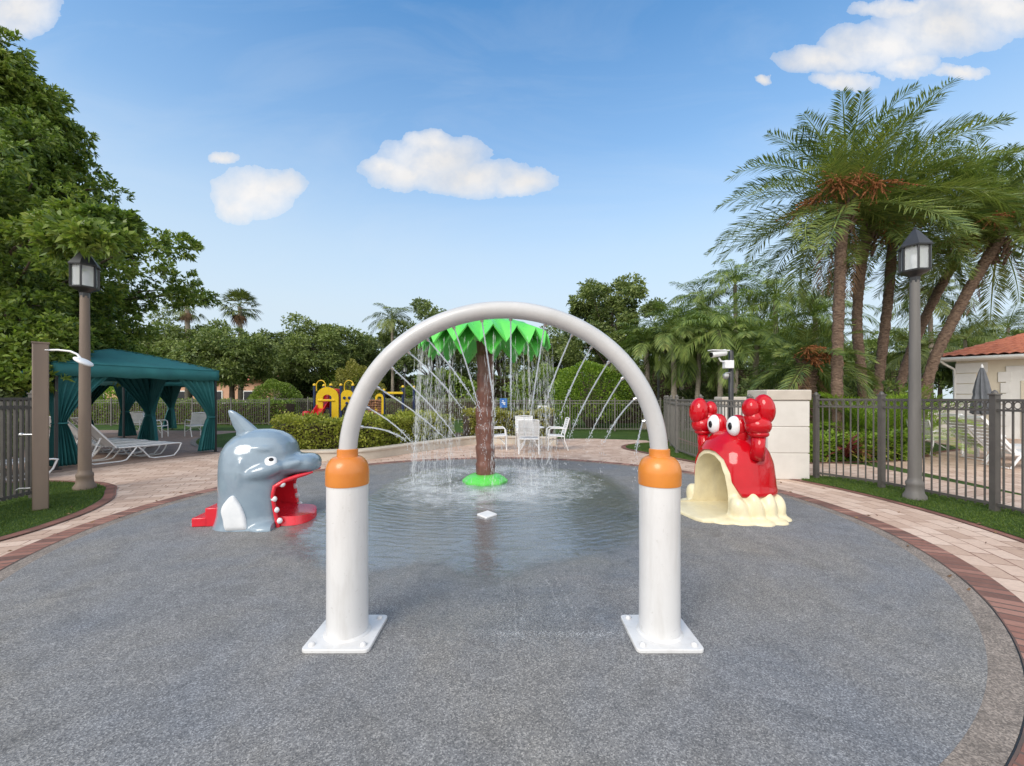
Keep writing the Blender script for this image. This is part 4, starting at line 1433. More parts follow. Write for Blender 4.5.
dm.tube([(0, 0, 2.1), (-0.17, -0.1, 2.09)], 0.02, 8)
dm.build('dome_camera', M['steel'], br, 40)

# outdoor shower
t = thing('outdoor_shower', 'square brown shower post with small white shower head on left grass', 'shower', (-6.42, 5.72, 0.02), R(12))
MB().box((0, 0, 1.13), (0.155, 0.155, 2.26), R(36)).build('post', M['post_brown'], t, 30, bevel=0.012)
MB().box((0, 0, 2.265), (0.17, 0.17, 0.02), R(36)).build('post_cap', M['post_brown'], t, 30)
ar = MB().tube([(0.075, 0, 2.17), (0.2, 0, 2.175), (0.34, 0, 2.16), (0.42, 0, 2.12), (0.46, 0, 2.06)], 0.014, 10)
ar.lathe([(0.045, 0), (0.04, 0.01)], 12, (0.08, 0, 2.165))
sarm = ar.build('shower_arm', M['white_plastic'], t, 50)
MB().ell((0.49, 0, 2.02), (0.115, 0.115, 0.035), 20, 10, mat=Matrix.Rotation(R(32), 3, 'Y')).build('shower_head', M['white_plastic'], sarm, 60)
kn = MB().tube([(-0.07, -0.02, 1.02), (-0.19, -0.02, 1.02)], 0.016, 8)
kn.ell((-0.2, -0.02, 1.02), (0.03, 0.03, 0.03), 10, 8)
kn.build('tap', M['steel'], t, 50)
MB().tube([(-0.07, -0.05, 0.30), (-0.2, -0.05, 0.30), (-0.23, -0.05, 0.28)], 0.014, 8).build('foot_tap', M['steel'], t, 50)


# ------------------------------------------------------------------ cabanas
def make_cabana(label, c, rz):
    t = thing('cabana', label, 'cabana', (c[0], c[1], 0.008), rz, 'green canvas cabanas')
    hs, ov = 1.60, 1.66
    n = 24
    vs, fs = [], []
    for i in range(n + 1):
        for j in range(n + 1):
            x, y = -ov + 2 * ov * i / n, -ov + 2 * ov * j / n
            k = max(abs(x), abs(y)) / ov
            z = 2.27 + 0.52 * (1 - k ** 1.22) - 0.03 * math.sin(PI * k) * (1 - min(abs(x), abs(y)) / max(abs(x), abs(y), 1e-6))
            vs.append((x, y, z))
    fs = [(i * (n + 1) + j, (i + 1) * (n + 1) + j, (i + 1) * (n + 1) + j + 1, i * (n + 1) + j + 1) for i in range(n) for j in range(n)]
    rf = MB().add(vs, fs).build('canopy', M['teal_canvas'], t, 40)
    sol = rf.modifiers.new('s', 'SOLIDIFY')
    sol.thickness = 0.012
    for k in range(4):
        m = MB()
        a = k * PI / 2
        rt = Matrix.Rotation(a, 3, 'Z')
        N = 40
        for q in range(N):
            u0, u1 = -ov + 2 * ov * q / N, -ov + 2 * ov * (q + 1) / N
            d0, d1 = 0.012 * math.sin(q * 0.9), 0.012 * math.sin((q + 1) * 0.9)
            z0, z1 = 1.99 + 0.012 * math.sin(q * 0.7), 1.99 + 0.012 * math.sin((q + 1) * 0.7)
            m.add([rt @ Vector(p) for p in ((u0, -ov - 0.004, 2.268), (u1, -ov - 0.004, 2.268), (u1, -ov - 0.004 - d1, z1), (u0, -ov - 0.004 - d0, z0))], [(0, 1, 2, 3)])
        vb = m.build('valance', M['teal_canvas'], t, 40)
        bm = bmesh.new(); bm.from_mesh(vb.data); bmesh.ops.remove_doubles(bm, verts=bm.verts, dist=1e-4); bmesh.ops.recalc_face_normals(bm, faces=bm.faces); bm.to_mesh(vb.data); bm.free()
        s_ = vb.modifiers.new('s', 'SOLIDIFY'); s_.thickness = 0.006
    sm_ = MB()
    for sx in (-1, 1):
        for sy in (-1, 1):
            sm_.tube([(sx * ov * k, sy * ov * k, 2.27 + 0.52 * (1 - k ** 1.22) - 0.0 * k + 0.004) for k in np.linspace(0, 1, 14)], 0.011, 6)
    cr4 = [(-ov, -ov), (ov, -ov), (ov, ov), (-ov, ov)]
    sm_.tube([(x, y, 2.272) for x, y in cr4], 0.014, 6, closed=True)
    sm_.build('piping', M['teal_canvas'], rf, 60)
    for sx in (-1, 1):
        for sy in (-1, 1):
            p = MB().box((sx * hs, sy * hs, 1.12), (0.05, 0.05, 2.24))
            p.box((sx * hs, sy * hs, 0.008), (0.14, 0.14, 0.016))
            p.build('post', M['black_metal'], t, 30)
            for ax in (0, 1):
                tv = Vector((-sx, 0, 0)) if ax == 0 else Vector((0, -sy, 0))
                nv = Vector((0, sy, 0)) if ax == 0 else Vector((sx, 0, 0))
                org = Vector((sx * hs, sy * hs, 0)) - nv * 0.035 + tv * 0.02
                rows, ncol = 30, 44
                vs, fs = [], []
                for r_ in range(rows + 1):
                    z = 0.06 + (2.16 - 0.06) * r_ / rows
                    tie = 0.98
                    if z > tie:
                        s = (z - tie) / (2.16 - tie)
                        wd = 0.15 + 0.85 * s ** 1.25
                        amp = 0.055 - 0.033 * s
                    else:
                        s = (tie - z) / tie
                        wd = 0.15 + 0.27 * s ** 0.7
                        amp = 0.055
                    for q in range(ncol + 1):
                        f = q / ncol
                        ph = 2 * PI * 6 * f + 0.8 * math.sin(3 * f + z)
                        vs.append(org + tv * (f * wd) + nv * (amp * math.sin(ph)) + Vector((0, 0, z)))
                fs = [(a * (ncol + 1) + b, a * (ncol + 1) + b + 1, (a + 1) * (ncol + 1) + b + 1, (a + 1) * (ncol + 1) + b) for a in range(rows) for b in range(ncol)]
                cu = MB().add(vs, fs).build('curtain', M['teal_canvas'], t, 60)
                s_ = cu.modifiers.new('s', 'SOLIDIFY'); s_.thickness = 0.005
                ct = org + tv * 0.075 + Vector((0, 0, 0.98))
                MB().tube([ct + tv * 0.095 * math.cos(u) + nv * 0.07 * math.sin(u) for u in np.linspace(0, 2 * PI, 16, endpoint=False)], 0.018, 6, closed=True).build('tie', M['teal_canvas'], cu, 60)
    return t


CAB_C, CAB_R = (-10.45, 11.0), math.atan2(2.9, 1.3)
cab = make_cabana('nearest green canvas cabana with tied curtains and loungers below', CAB_C, CAB_R)
dup(cab, 'farther green canvas cabana glimpsed through the nearest one', (-15.4, 17.9, 0.008), CAB_R)


# ------------------------------------------------------------------ sling loungers and strap chairs
def make_sling(label, loc, rz):
    t = thing('sun_lounger', label, 'sun lounger', loc, rz, 'white sling loungers by the cabana')
    f = MB()
    hw, zs = 0.31, 0.34
    for s in (-1, 1):
        f.tube([(0.66, s * hw, zs), (1.9, s * hw, zs), (1.97, s * hw, zs - 0.02)], 0.017, 8)
        f.tube([(0.62, s * hw, zs), (0.36, s * hw, 0.66), (0.10, s * hw, 1.0), (0.06, s * hw, 1.06)], 0.017, 8)
    f.tube([(1.97, -hw, zs - 0.02), (1.985, 0, zs - 0.025), (1.97, hw, zs - 0.02)], 0.017, 8)
    f.tube([(0.06, -hw, 1.06), (0.05, 0, 1.07), (0.06, hw, 1.06)], 0.017, 8)
    f.build('frame', M['white_plastic'], t, 60)
    for s in (-1, 1):
        MB().tube([(1.96, s * hw, zs - 0.02), (1.9, s * hw, 0.16), (1.8, s * hw, 0.03), (1.68, s * hw, 0.018), (1.36, s * hw, 0.018), (1.26, s * hw, 0.05), (1.12, s * hw, 0.24), (1.04, s * hw, zs - 0.02)], 0.017, 8).build('leg', M['white_plastic'], t, 60)
        MB().tube([(1.0, s * hw, zs - 0.02), (0.92, s * hw, 0.2), (0.80, s * hw, 0.04), (0.70, s * hw, 0.018), (0.22, s * hw, 0.018), (0.16, s * hw, 0.05), (0.17, s * hw, 0.2), (0.33, s * hw, 0.60)], 0.017, 8).build('leg', M['white_plastic'], t, 60)
    sl = MB()
    N = 16
    prof = [(0.66 + 1.25 * k / N, zs - 0.03 * math.sin(PI * k / N)) for k in range(N + 1)]
    back = [(0.63 - 0.55 * k / N, zs + 0.02 + 0.69 * k / N) for k in range(N + 1)]
    for nm, pr_ in (('seat_sling', prof), ('back_sling', back)):
        m = MB()
        m.loft([[(u, -hw, z), (u, hw, z), (u, hw, z + 0.008), (u, -hw, z + 0.008)] for u, z in pr_])
        m.build(nm, M['sling'], t, 50)
    return t


def cab_pt(x, y):
    c, s = math.cos(CAB_R), math.sin(CAB_R)
    return (CAB_C[0] + x * c - y * s, CAB_C[1] + x * s + y * c, 0.009)


sl = make_sling('white sling lounger at the front edge of the nearest cabana', cab_pt(-1.18, -1.22), CAB_R)
dup(sl, 'white sling lounger second from the front inside the nearest cabana', cab_pt(-1.22, -0.38), CAB_R)
dup(sl, 'white sling lounger third from the front inside the nearest cabana', cab_pt(-1.15, 0.45), CAB_R)
dup(sl, 'white sling lounger deepest inside the nearest cabana', cab_pt(-1.2, 1.2), CAB_R)
dup(sl, 'white sling lounger close behind the left fence', (-9.7, 6.4, 0.009), R(75))
dup(sl, 'white sling lounger in shade far behind the left fence', (-11.2, 6.6, 0.009), R(75))


def make_chair(label, loc, rz, group):
    """strap chair facing local +x"""
    t = thing('patio_chair', label, 'chair', loc, rz, group)
    hw = 0.27
    for s in (-1, 1):
        MB().tube([(0.25, s * hw, 0), (0.24, s * hw, 0.36), (0.22, s * hw, 0.60), (0.16, s * hw, 0.645), (-0.15, s * hw, 0.64), (-0.28, s * hw, 0.62)], 0.017, 8).build('arm', M['white_plastic'], t, 60)
        MB().tube([(-0.33, s * hw, 0), (-0.22, s * hw, 0.3), (-0.22, s * hw, 0.45), (-0.30, s * hw, 0.7), (-0.36, s * hw, 0.92)], 0.017, 8).build('leg', M['white_plastic'], t, 60)
    f = MB()
    for s in (-1, 1):
        f.tube([(0.24, s * hw, 0.43), (-0.22, s * hw, 0.40)], 0.015, 8)
    f.tube([(0.24, -hw, 0.43), (0.24, hw, 0.43)], 0.015, 8)
    f.tube([(-0.22, -hw, 0.40), (-0.22, hw, 0.40)], 0.015, 8)
    f.build('seat_frame', M['white_plastic'], t, 60)
    MB().tube([(-0.36, -hw, 0.92), (-0.365, 0, 0.935), (-0.36, hw, 0.92)], 0.017, 8).build('top_rail', M['white_plastic'], t, 60)
    MB().tube([(0.2, -hw, 0.18), (0.06, -hw * 0.4, 0.33), (0.06, hw * 0.4, 0.33), (0.2, hw, 0.18)], 0.011, 6).build('stretcher', M['white_plastic'], t, 60)
    s_ = MB()
    for k in range(8):
        x = -0.19 + 0.057 * k
        s_.box((x, 0, 0.405 + 0.03 * (x + 0.22) / 0.46 + 0.012), (0.047, hw * 2, 0.006))
    s_.build('seat', M['sling'], t, 30)
    b = MB()
    for k in range(8):
        q = (k + 0.5) / 8
        x, z = -0.225 - 0.135 * q, 0.47 + 0.43 * q
        b.box((x, 0, z), (0.006, hw * 2, 0.049), mat=Matrix.Rotation(R(-17), 3, 'Y'))
    b.build('backrest', M['sling'], t, 30)
    return t


tbx, tby = 0.52, 12.35
ch = make_chair('white strap chair with its back to the camera behind the water tree', (0.47, 11.62, 0.005), R(87), 'white strap chairs')
dup(ch, 'white strap chair facing left at the table behind the water tree', (1.28, 12.35, 0.005), R(182))
dup(ch, 'white strap chair half hidden by the brown water tree trunk', (-0.42, 12.4, 0.005), R(4))
dup(ch, 'white strap chair on the far side of the patio table', (0.42, 13.2, 0.005), R(-85))
dup(ch, 'white strap chair at right of the gap between cabana and oval lawn', (-12.5, 16.6, 0.009), R(150))
dup(ch, 'white strap chair left of the other one before the farther cabana', (-13.6, 16.1, 0.009), R(20))
dup(ch, 'white strap chair under the farther cabana seen above the loungers', (-15.2, 16.9, 0.009), R(-70))
dup(ch, 'white strap chair beside the pool loungers at the right', (11.3, 11.4, 0.006), R(10))
t = thing('patio_table', 'round white patio table ringed by strap chairs', 'table', (tbx, tby, 0.005))
MB().lathe([(0.0, 0.64), (0.40, 0.64), (0.43, 0.65), (0.43, 0.665), (0.4, 0.675), (0.0, 0.675)], 36, caps=False).build('tabletop', M['white_plastic'], t, 40)
for k in range(4):
    a = PI / 4 + k * PI / 2
    MB().tube([(0.42 * math.cos(a), 0.42 * math.sin(a), 0), (0.30 * math.cos(a), 0.3 * math.sin(a), 0.12), (0.12 * math.cos(a), 0.12 * math.sin(a), 0.36), (0.26 * math.cos(a), 0.26 * math.sin(a), 0.56), (0.36 * math.cos(a), 0.36 * math.sin(a), 0.65)], 0.018, 8).build('leg', M['white_plastic'], t, 60)


# slatted resin loungers beyond the right fence
def make_slat(label, loc, rz):
    t = thing('pool_lounger', label, 'sun lounger', loc, rz, 'white slatted loungers by the pool house')
    hw = 0.33
    f = MB()
    for s in (-1, 1):
        f.box((1.25, s * hw, 0.34), (1.5, 0.045, 0.07))
        d = Vector((-0.62, 0, 0.80))
        rot = Vector((1, 0, 0)).rotation_difference(d.normalized()).to_matrix()
        f.box((0.25, s * hw, 0.72), (1.02, 0.045, 0.06), mat=rot)
        f.tube([(0.5, s * hw * 0.92, 0.32), (0.12, s * hw * 0.92, 0.75)], 0.016, 8)
    for x_ in (0.565, 1.98):
        f.box((x_, 0, 0.34), (0.06, hw * 2, 0.05))
    f.box((-0.03, 0, 1.1), (0.045, hw * 2, 0.05))
    f.build('frame', M['white_plastic'], t, 30)
    for x, dx in ((0.62, -0.18), (1.85, 0.16)):
        for s in (-1, 1):
            MB().tube([(x, s * hw, 0.32), (x + dx, s * hw, 0.012)], [0.028, 0.022], 8).build('leg', M['white_plastic'], t, 40)
    sk_ = MB().tube([(0.40, -hw, 0.03), (0.40, hw, 0.03)], 0.014, 6)
    sk_.build('skid', M['white_plastic'], t, 40)
    m = MB()
    for k in range(15):
        m.box((0.58 + 0.1 * k, 0, 0.375), (0.075, hw * 2 - 0.05, 0.016))
    m.build('seat_slats', M['white_plastic'], t, 30)
    m = MB()
    for k in range(10):
        q = (k + 0.5) / 10
        m.box((0.56 - 0.62 * q, 0, 0.34 + 0.80 * q), (0.075, hw * 2 - 0.05, 0.016), mat=rot)
    m.build('back_slats', M['white_plastic'], t, 30)
    return t


pls = make_slat('white slatted lounger nearest the lamp post beyond the right fence', (10.25, 9.35, 0.006), R(-14))
dup(pls, 'white slatted lounger just behind the one nearest the lamp post', (11.0, 10.5, 0.006), R(-12))
dup(pls, 'white slatted lounger cut by the right edge of the photo', (11.75, 9.25, 0.006), R(-16))
t = thing('side_table', 'square white side table between the pool loungers', 'table', (12.3, 11.0, 0.006), R(-14))
MB().box((0, 0, 0.55), (0.6, 0.6, 0.05)).build('table_top', M['white_plastic'], t, 30, bevel=0.008)
for a in (-1, 1):
    for b in (-1, 1):
        MB().box((a * 0.25, b * 0.25, 0.265), (0.045, 0.045, 0.52)).build('leg', M['white_plastic'], t, 30)

# closed umbrella
up = at(982, 420, 12.6)
t = thing('closed_umbrella', 'folded grey patio umbrella in front of the pool house', 'umbrella', (up.x, 12.6, 0.006))
MB().lathe([(0.022, 0.08), (0.022, 2.45)], 10).build('pole', M['white_plastic'], t, 40)
MB().lathe([(0.26, 0.0), (0.26, 0.06), (0.05, 0.09), (0.04, 0.3)], 20).build('base', M['coping'], t, 40)
fr_ = []
for z, r in ((1.02, 0.15), (1.06, 0.2), (1.3, 0.195), (1.55, 0.16), (1.62, 0.145), (1.7, 0.155), (2.0, 0.115), (2.3, 0.06), (2.42, 0.03)):
    fr_.append([(r * (1 + 0.28 * math.sin(8 * a + z * 1.5)) * math.cos(a), r * (1 + 0.28 * math.sin(8 * a + z * 1.5)) * math.sin(a), z) for a in np.linspace(0, 2 * PI, 64, endpoint=False)])
MB().loft(fr_).build('folded_canopy', M['umbrella_grey'], t, 60)
MB().lathe([(0.03, 2.42), (0.035, 2.46), (0.02, 2.5), (0.004, 2.54)], 10).build('finial', M['white_plastic'], t, 50)

# ------------------------------------------------------------------ pool house
HX, HY = 17.55, 16.6
ph = thing('pool_house', 'cream pool house with red tiled hip roof at right edge', 'building', (HX, HY, 0.0), R(-46))
HWX, HWY, EH = 11.0, 8.0, 2.95
MB().box((HWX / 2, HWY / 2, EH / 2), (HWX, HWY, EH)).build('wall', M['wall_cream'], ph, 30)
q = MB()
for k in range(7):
    wq = 0.85 if k % 2 == 0 else 0.55
    q.box((wq / 2 - 0.02, -0.012, 0.22 + 0.41 * k), (wq, 0.05, 0.38))
q.box((2.05, -0.018, 1.35), (1.55, 0.05, 2.7))
for k in range(6):
    q.box((1.25, -0.024, 0.25 + 0.41 * k), (0.34 if k % 2 else 0.22, 0.05, 0.38))
q.build('quoins', M['trim_white'], ph, 30, bevel=0.01)
MB().box((HWX / 2, HWY / 2, EH + 0.075), (HWX + 1.15, HWY + 1.15, 0.15)).build('fascia', M['trim_white'], ph, 30, bevel=0.02)
rf = MB()
OV = 0.62
rise = 1.7
def roof_face(e0, e1, r0, r1, cols, rows):
    e0, e1, r0, r1 = map(Vector, (e0, e1, r0, r1))
    nrm = (e1 - e0).cross(r0 - e0).normalized()
    if nrm.z < 0:
        nrm = -nrm
    vs, fs = [], []
    for j in range(rows * 2 + 1):
        s = (j // 2 + (j % 2) * 0.92) / rows
        s = min(s, 1)
        lift = 0.0 if j % 2 == 0 else 0.03
        for i in range(cols * 6 + 1):
            f = i / (cols * 6)
            p = e0.lerp(e1, f).lerp(r0.lerp(r1, f), s)
            hgt = abs(math.sin(PI * f * cols)) * 0.055 + (0.03 * (1 - (j % 2)))
            vs.append(p + nrm * hgt)
    W_ = cols * 6 + 1
    for j in range(rows * 2):
        for i in range(cols * 6):
            fs.append((j * W_ + i, j * W_ + i + 1, (j + 1) * W_ + i + 1, (j + 1) * W_ + i))
    rf.add(vs, fs)
zE = EH + 0.15
A = (-OV, -OV, zE); B = (HWX + OV, -OV, zE); Cc = (HWX + OV, HWY + OV, zE); D = (-OV, HWY + OV, zE)
RA = (HWY / 2, HWY / 2, zE + rise); RB = (HWX - HWY / 2, HWY / 2, zE + rise)
roof_face(A, B, RA, RB, 44, 16)
roof_face(D, A, RA, RA, 34, 16)
roof_face(B, Cc, RB, RB, 34, 16)
roof_face(Cc, D, RB, RA, 44, 16)
rf.build('roof', M['roof_tile'], ph, 50)
MB().tube([(-0.55, -0.6, EH + 0.08), (HWX + 0.5, -0.6, EH + 0.08)], 0.07, 8).build('gutter', M['trim_white'], ph, 60)
MB().tube([(-0.45, -0.58, EH + 0.02), (-0.3, -0.4, EH - 0.12), (-0.06, -0.08, EH - 0.3), (-0.04, -0.06, EH - 0.6), (-0.04, -0.06, 0.05)], 0.045, 8).build('downspout', M['trim_white'], ph, 60)
MB().box((2.1, -0.05, 1.1), (0.95, 0.05, 2.1)).build('door', M['wall_cream'], ph, 30, bevel=0.01)
for z in (2.35, 1.95):
    l_ = MB().box((1.95 if z > 2 else 1.95, -0.06, z), (0.1, 0.06, 0.12))
    l_.tube([(1.95, -0.08, z + 0.02), (1.9, -0.2, z - 0.02), (1.88, -0.24, z - 0.06)], [0.05, 0.065, 0.075], 12)
    l_.build('wall_light', M['steel'], ph, 40)
MB().box((1.88, -0.05, 1.52), (0.38, 0.03, 0.07)).build('vent', M['black_metal'], ph, 30)

t = MB().box((0, 0, 0.62), (3.6, 0.25, 1.24)).box((0, 0, 1.275), (3.7, 0.35, 0.07)).build('garden_wall', M['stucco'], None, 30, bevel=0.01, loc=(15.2, 16.2, 0.0))
tag(t, 'low pale garden wall left of the pool house corner', 'wall')


# ------------------------------------------------------------------ low wall of the hedge bed
lw_pts = [gp(258, 463), gp(302, 462), gp(340, 461), gp(370, 459.6), gp(420, 452), gp(476, 444.5), gp(520, 444.5), gp(556, 445.5)]


def catmull(pts, n=10):
    out = []
    P = [np.array(p, float) for p in pts]
    P = [2 * P[0] - P[1]] + P + [2 * P[-1] - P[-2]]
    for i in range(1, len(P) - 2):
        p0, p1, p2, p3 = P[i - 1:i + 3]
        for t in np.linspace(0, 1, n, endpoint=False):
            out.append(0.5 * ((2 * p1) + (-p0 + p2) * t + (2 * p0 - 5 * p1 + 4 * p2 - p3) * t * t + (-p0 + 3 * p1 - 3 * p2 + p3) * t ** 3))
    out.append(P[-2])
    return [Vector((p[0], p[1], 0)) for p in out]


lw = catmull(lw_pts, 8)
def ribbon(path, y0, y1, z0, z1):
    rings = []
    for i, p in enumerate(path):
        t = (path[min(i + 1, len(path) - 1)] - path[max(i - 1, 0)]).normalized()
        n = Vector((-t.y, t.x, 0))
        rings.append([p + n * y0 + Vector((0, 0, z0)), p + n * y1 + Vector((0, 0, z0)), p + n * y1 + Vector((0, 0, z1)), p + n * y0 + Vector((0, 0, z1))])
    return MB().loft(rings)
t = thing('low_wall', 'low curved cream wall edging the hedge bed behind the dolphin', 'wall', (0, 0, 0))
ribbon(lw, 0.0, 0.24, 0.0, 0.20).build('wall_body', M['low_wall'], t, 40)
ribbon(lw, -0.03, 0.30, 0.20, 0.26).build('coping', M['low_wall'], t, 40, bevel=0.012)
n_ = len(lw)
bedp = [(p.x, p.y) for p in lw] + [(1.6, 16.6), (-3, 17.2), (-7.0, 15.8), (-7.0, 12.0)]
structure('planting_bed', sheet(bedp, 0.10), M['soil'])


# ------------------------------------------------------------------ hedges and shrubs
def hedge(name, label, cat, path, depth, h, z0, n, mat, size, seed, group=None):
    g = np.random.default_rng(seed)
    P = np.array([(p.x, p.y) for p in path])
    seg = np.linalg.norm(np.diff(P, axis=0), axis=1)
    cs = np.r_[0, np.cumsum(seg)]
    o0 = Vector((*P[len(P) // 2], 0))
    s = g.random(n) * cs[-1]
    i = np.clip(np.searchsorted(cs, s) - 1, 0, len(P) - 2)
    f = ((s - cs[i]) / np.maximum(seg[i], 1e-6))[:, None]
    c = P[i] * (1 - f) + P[i + 1] * f
    tn = unit(P[i + 1] - P[i])
    nn = np.c_[-tn[:, 1], tn[:, 0]]
    # distribute over front, top and back skins with some depth
    face = g.choice(4, n, p=[0.45, 0.36, 0.12, 0.07])
    inward = np.abs(g.normal(0, 0.07, n))
    wob = 0.05 * np.sin(s * 3.1) + 0.04 * np.sin(s * 7.7 + 1)
    y = np.where(face == 0, inward - wob, np.where(face == 1, g.random(n) * depth, np.where(face == 2, depth - inward + wob, g.random(n) * depth)))
    z = np.where(face == 1, h - inward + wob * 1.3 + 0.04 * g.normal(size=n), g.random(n) * h)
    z = np.maximum(z, 0.03)
    base = np.c_[c + nn * y[:, None], z + z0] - np.array([o0.x, o0.y, 0])
    out = np.where(face == 0, -1.0, np.where(face == 2, 1.0, 0.0))
    d = np.c_[nn * out[:, None], np.where(face == 1, 1.0, 0.45)] + g.normal(0, 0.6, (n, 3))
    L = g.uniform(0.7, 1.3, n) * size
    t = thing(name, label, cat, o0, 0, group)
    link('foliage', quads_mesh('foliage', leaves(base, d, L, L * 0.55, g), M[mat]), t, fix=False)
    rings = []
    for k, p in enumerate(path):
        tt = (path[min(k + 1, len(path) - 1)] - path[max(k - 1, 0)]).normalized()
        nv = Vector((-tt.y, tt.x, 0))
        q = p - o0
        rings.append([q + nv * 0.14 + Vector((0, 0, z0)), q + nv * (depth - 0.14) + Vector((0, 0, z0)), q + nv * (depth - 0.16) + Vector((0, 0, z0 + h - 0.14)), q + nv * 0.16 + Vector((0, 0, z0 + h - 0.14))])
    MB().loft(rings).build('branches', M['soil'], t, 40)
    return t


def shift_path(path, d):
    out = []
    for i, p in enumerate(path):
        t = (path[min(i + 1, len(path) - 1)] - path[max(i - 1, 0)]).normalized()
        out.append(p + Vector((-t.y, t.x, 0)) * d)
    return out


hp_ = shift_path(lw, 0.42)
k1 = int(n_ * 0.70)
hedge('clipped_hedge', 'long clipped yellow green hedge behind the low curved wall', 'hedge', hp_[1:k1], 1.0, 0.88, 0.10, 15000, 'leaf_hedge', 0.085, 4)
hedge('golden_hedge', 'short golden clipped hedge behind the white chairs', 'hedge', hp_[k1 + 1:-2], 0.8, 0.92, 0.10, 8500, 'leaf_gold', 0.085, 5)


def bush(name, label, cat, loc, rx, ry, h, n, mat, size, seed, group=None, zc=0.5, rough=0.06):
    g = np.random.default_rng(seed)
    u = unit(g.normal(size=(n, 3)))
    u[:, 2] = np.where(u[:, 2] < -0.75, -u[:, 2], u[:, 2])
    bumpy = 1 + rough * np.sin(u[:, 0] * 5 + seed) * np.sin(u[:, 1] * 6) + rough * np.sin(u[:, 2] * 9 + u[:, 0] * 7)
    r = (1 - np.abs(g.normal(0, 0.12, n))) * bumpy
    base = u * r[:, None] * np.array([rx, ry, h / 2]) + np.array([0, 0, h * zc])
    base[:, 2] = np.maximum(base[:, 2], 0.03)
    d = u + np.array([0, 0, 0.4]) + g.normal(0, 0.5, (n, 3))
    L = g.uniform(0.7, 1.3, n) * size
    t = thing(name, label, cat, loc, 0, group)
    link('foliage', quads_mesh('foliage', leaves(base, d, L, L * 0.55, g), M[mat]), t, fix=False)
    st_ = MB()
    gr = random.Random(seed)
    for k in range(9):
        a = gr.random() * 2 * PI
        e = Vector((rx * 0.75 * math.cos(a), ry * 0.75 * math.sin(a), h * gr.uniform(0.45, 0.9)))
        st_.tube([(0.03 * math.cos(a), 0.03 * math.sin(a), 0), e * 0.5 + Vector((0, 0, 0.05 * h)), e], [0.03 * h, 0.02 * h, 0.006 * h], 6)
    st_.build('stems', M['bark'], t, 60)
    return t


b = at(276, 400, 29); bush('round_shrub', 'round clipped bright green bush left of the playground', 'shrub', (b.x, 29, 0), 1.5, 1.5, 2.65, 9000, 'leaf_bush', 0.13, 11)
b = at(357, 390, 31); bush('golden_shrub', 'yellow green shrub rising behind the playground', 'shrub', (b.x, 31, 0), 1.8, 1.6, 3.9, 6000, 'leaf_gold', 0.16, 12, rough=0.14)
b = at(590, 390, 21.5); bush('round_shrub', 'large round bright bush behind the far fence right of the water tree', 'shrub', (b.x, 21.5, 0), 2.0, 1.6, 3.3, 15000, 'leaf_bright', 0.11, 13, rough=0.05)
b = at(345, 390, 36); bush('round_shrub', 'dark rounded bush behind the playground arch', 'shrub', (b.x, 36, 0), 2.4, 2, 4.0, 5000, 'leaf_bush', 0.2, 14, rough=0.12)
b = at(550, 380, 30); bush('round_shrub', 'pale green bush seen through the falling water right of the trunk', 'shrub', (b.x, 30, 0), 3.0, 2, 3.6, 6000, 'leaf_bush', 0.18, 15, rough=0.14)
b = at(445, 385, 34); bush('round_shrub', 'green bush seen through the falling water left of the trunk', 'shrub', (b.x, 34, 0), 3.0, 2, 3.6, 6000, 'leaf_bush', 0.2, 16, rough=0.14)
b = at(115, 400, 26); bush('round_shrub', 'light green shrub seen under the cabana roof behind the fence', 'shrub', (b.x, 26, 0), 2.6, 1.4, 2.2, 6000, 'leaf_bright', 0.15, 17, rough=0.12)
hedge('back_hedge', 'dark hedge along the far fence between cabana and playground', 'hedge', [Vector((-19 + 0.75 * k, 30.5 - 0.02 * k, 0)) for k in range(27)], 1.2, 1.35, 0, 9000, 'leaf_oak', 0.13, 19)
hedge('back_hedge', 'dull green hedge behind the far fence seen through the cabana', 'hedge', [Vector((-27 + 0.75 * k, 23.6, 0)) for k in range(20)], 1.2, 1.3, 0, 9000, 'leaf_bush', 0.13, 20)

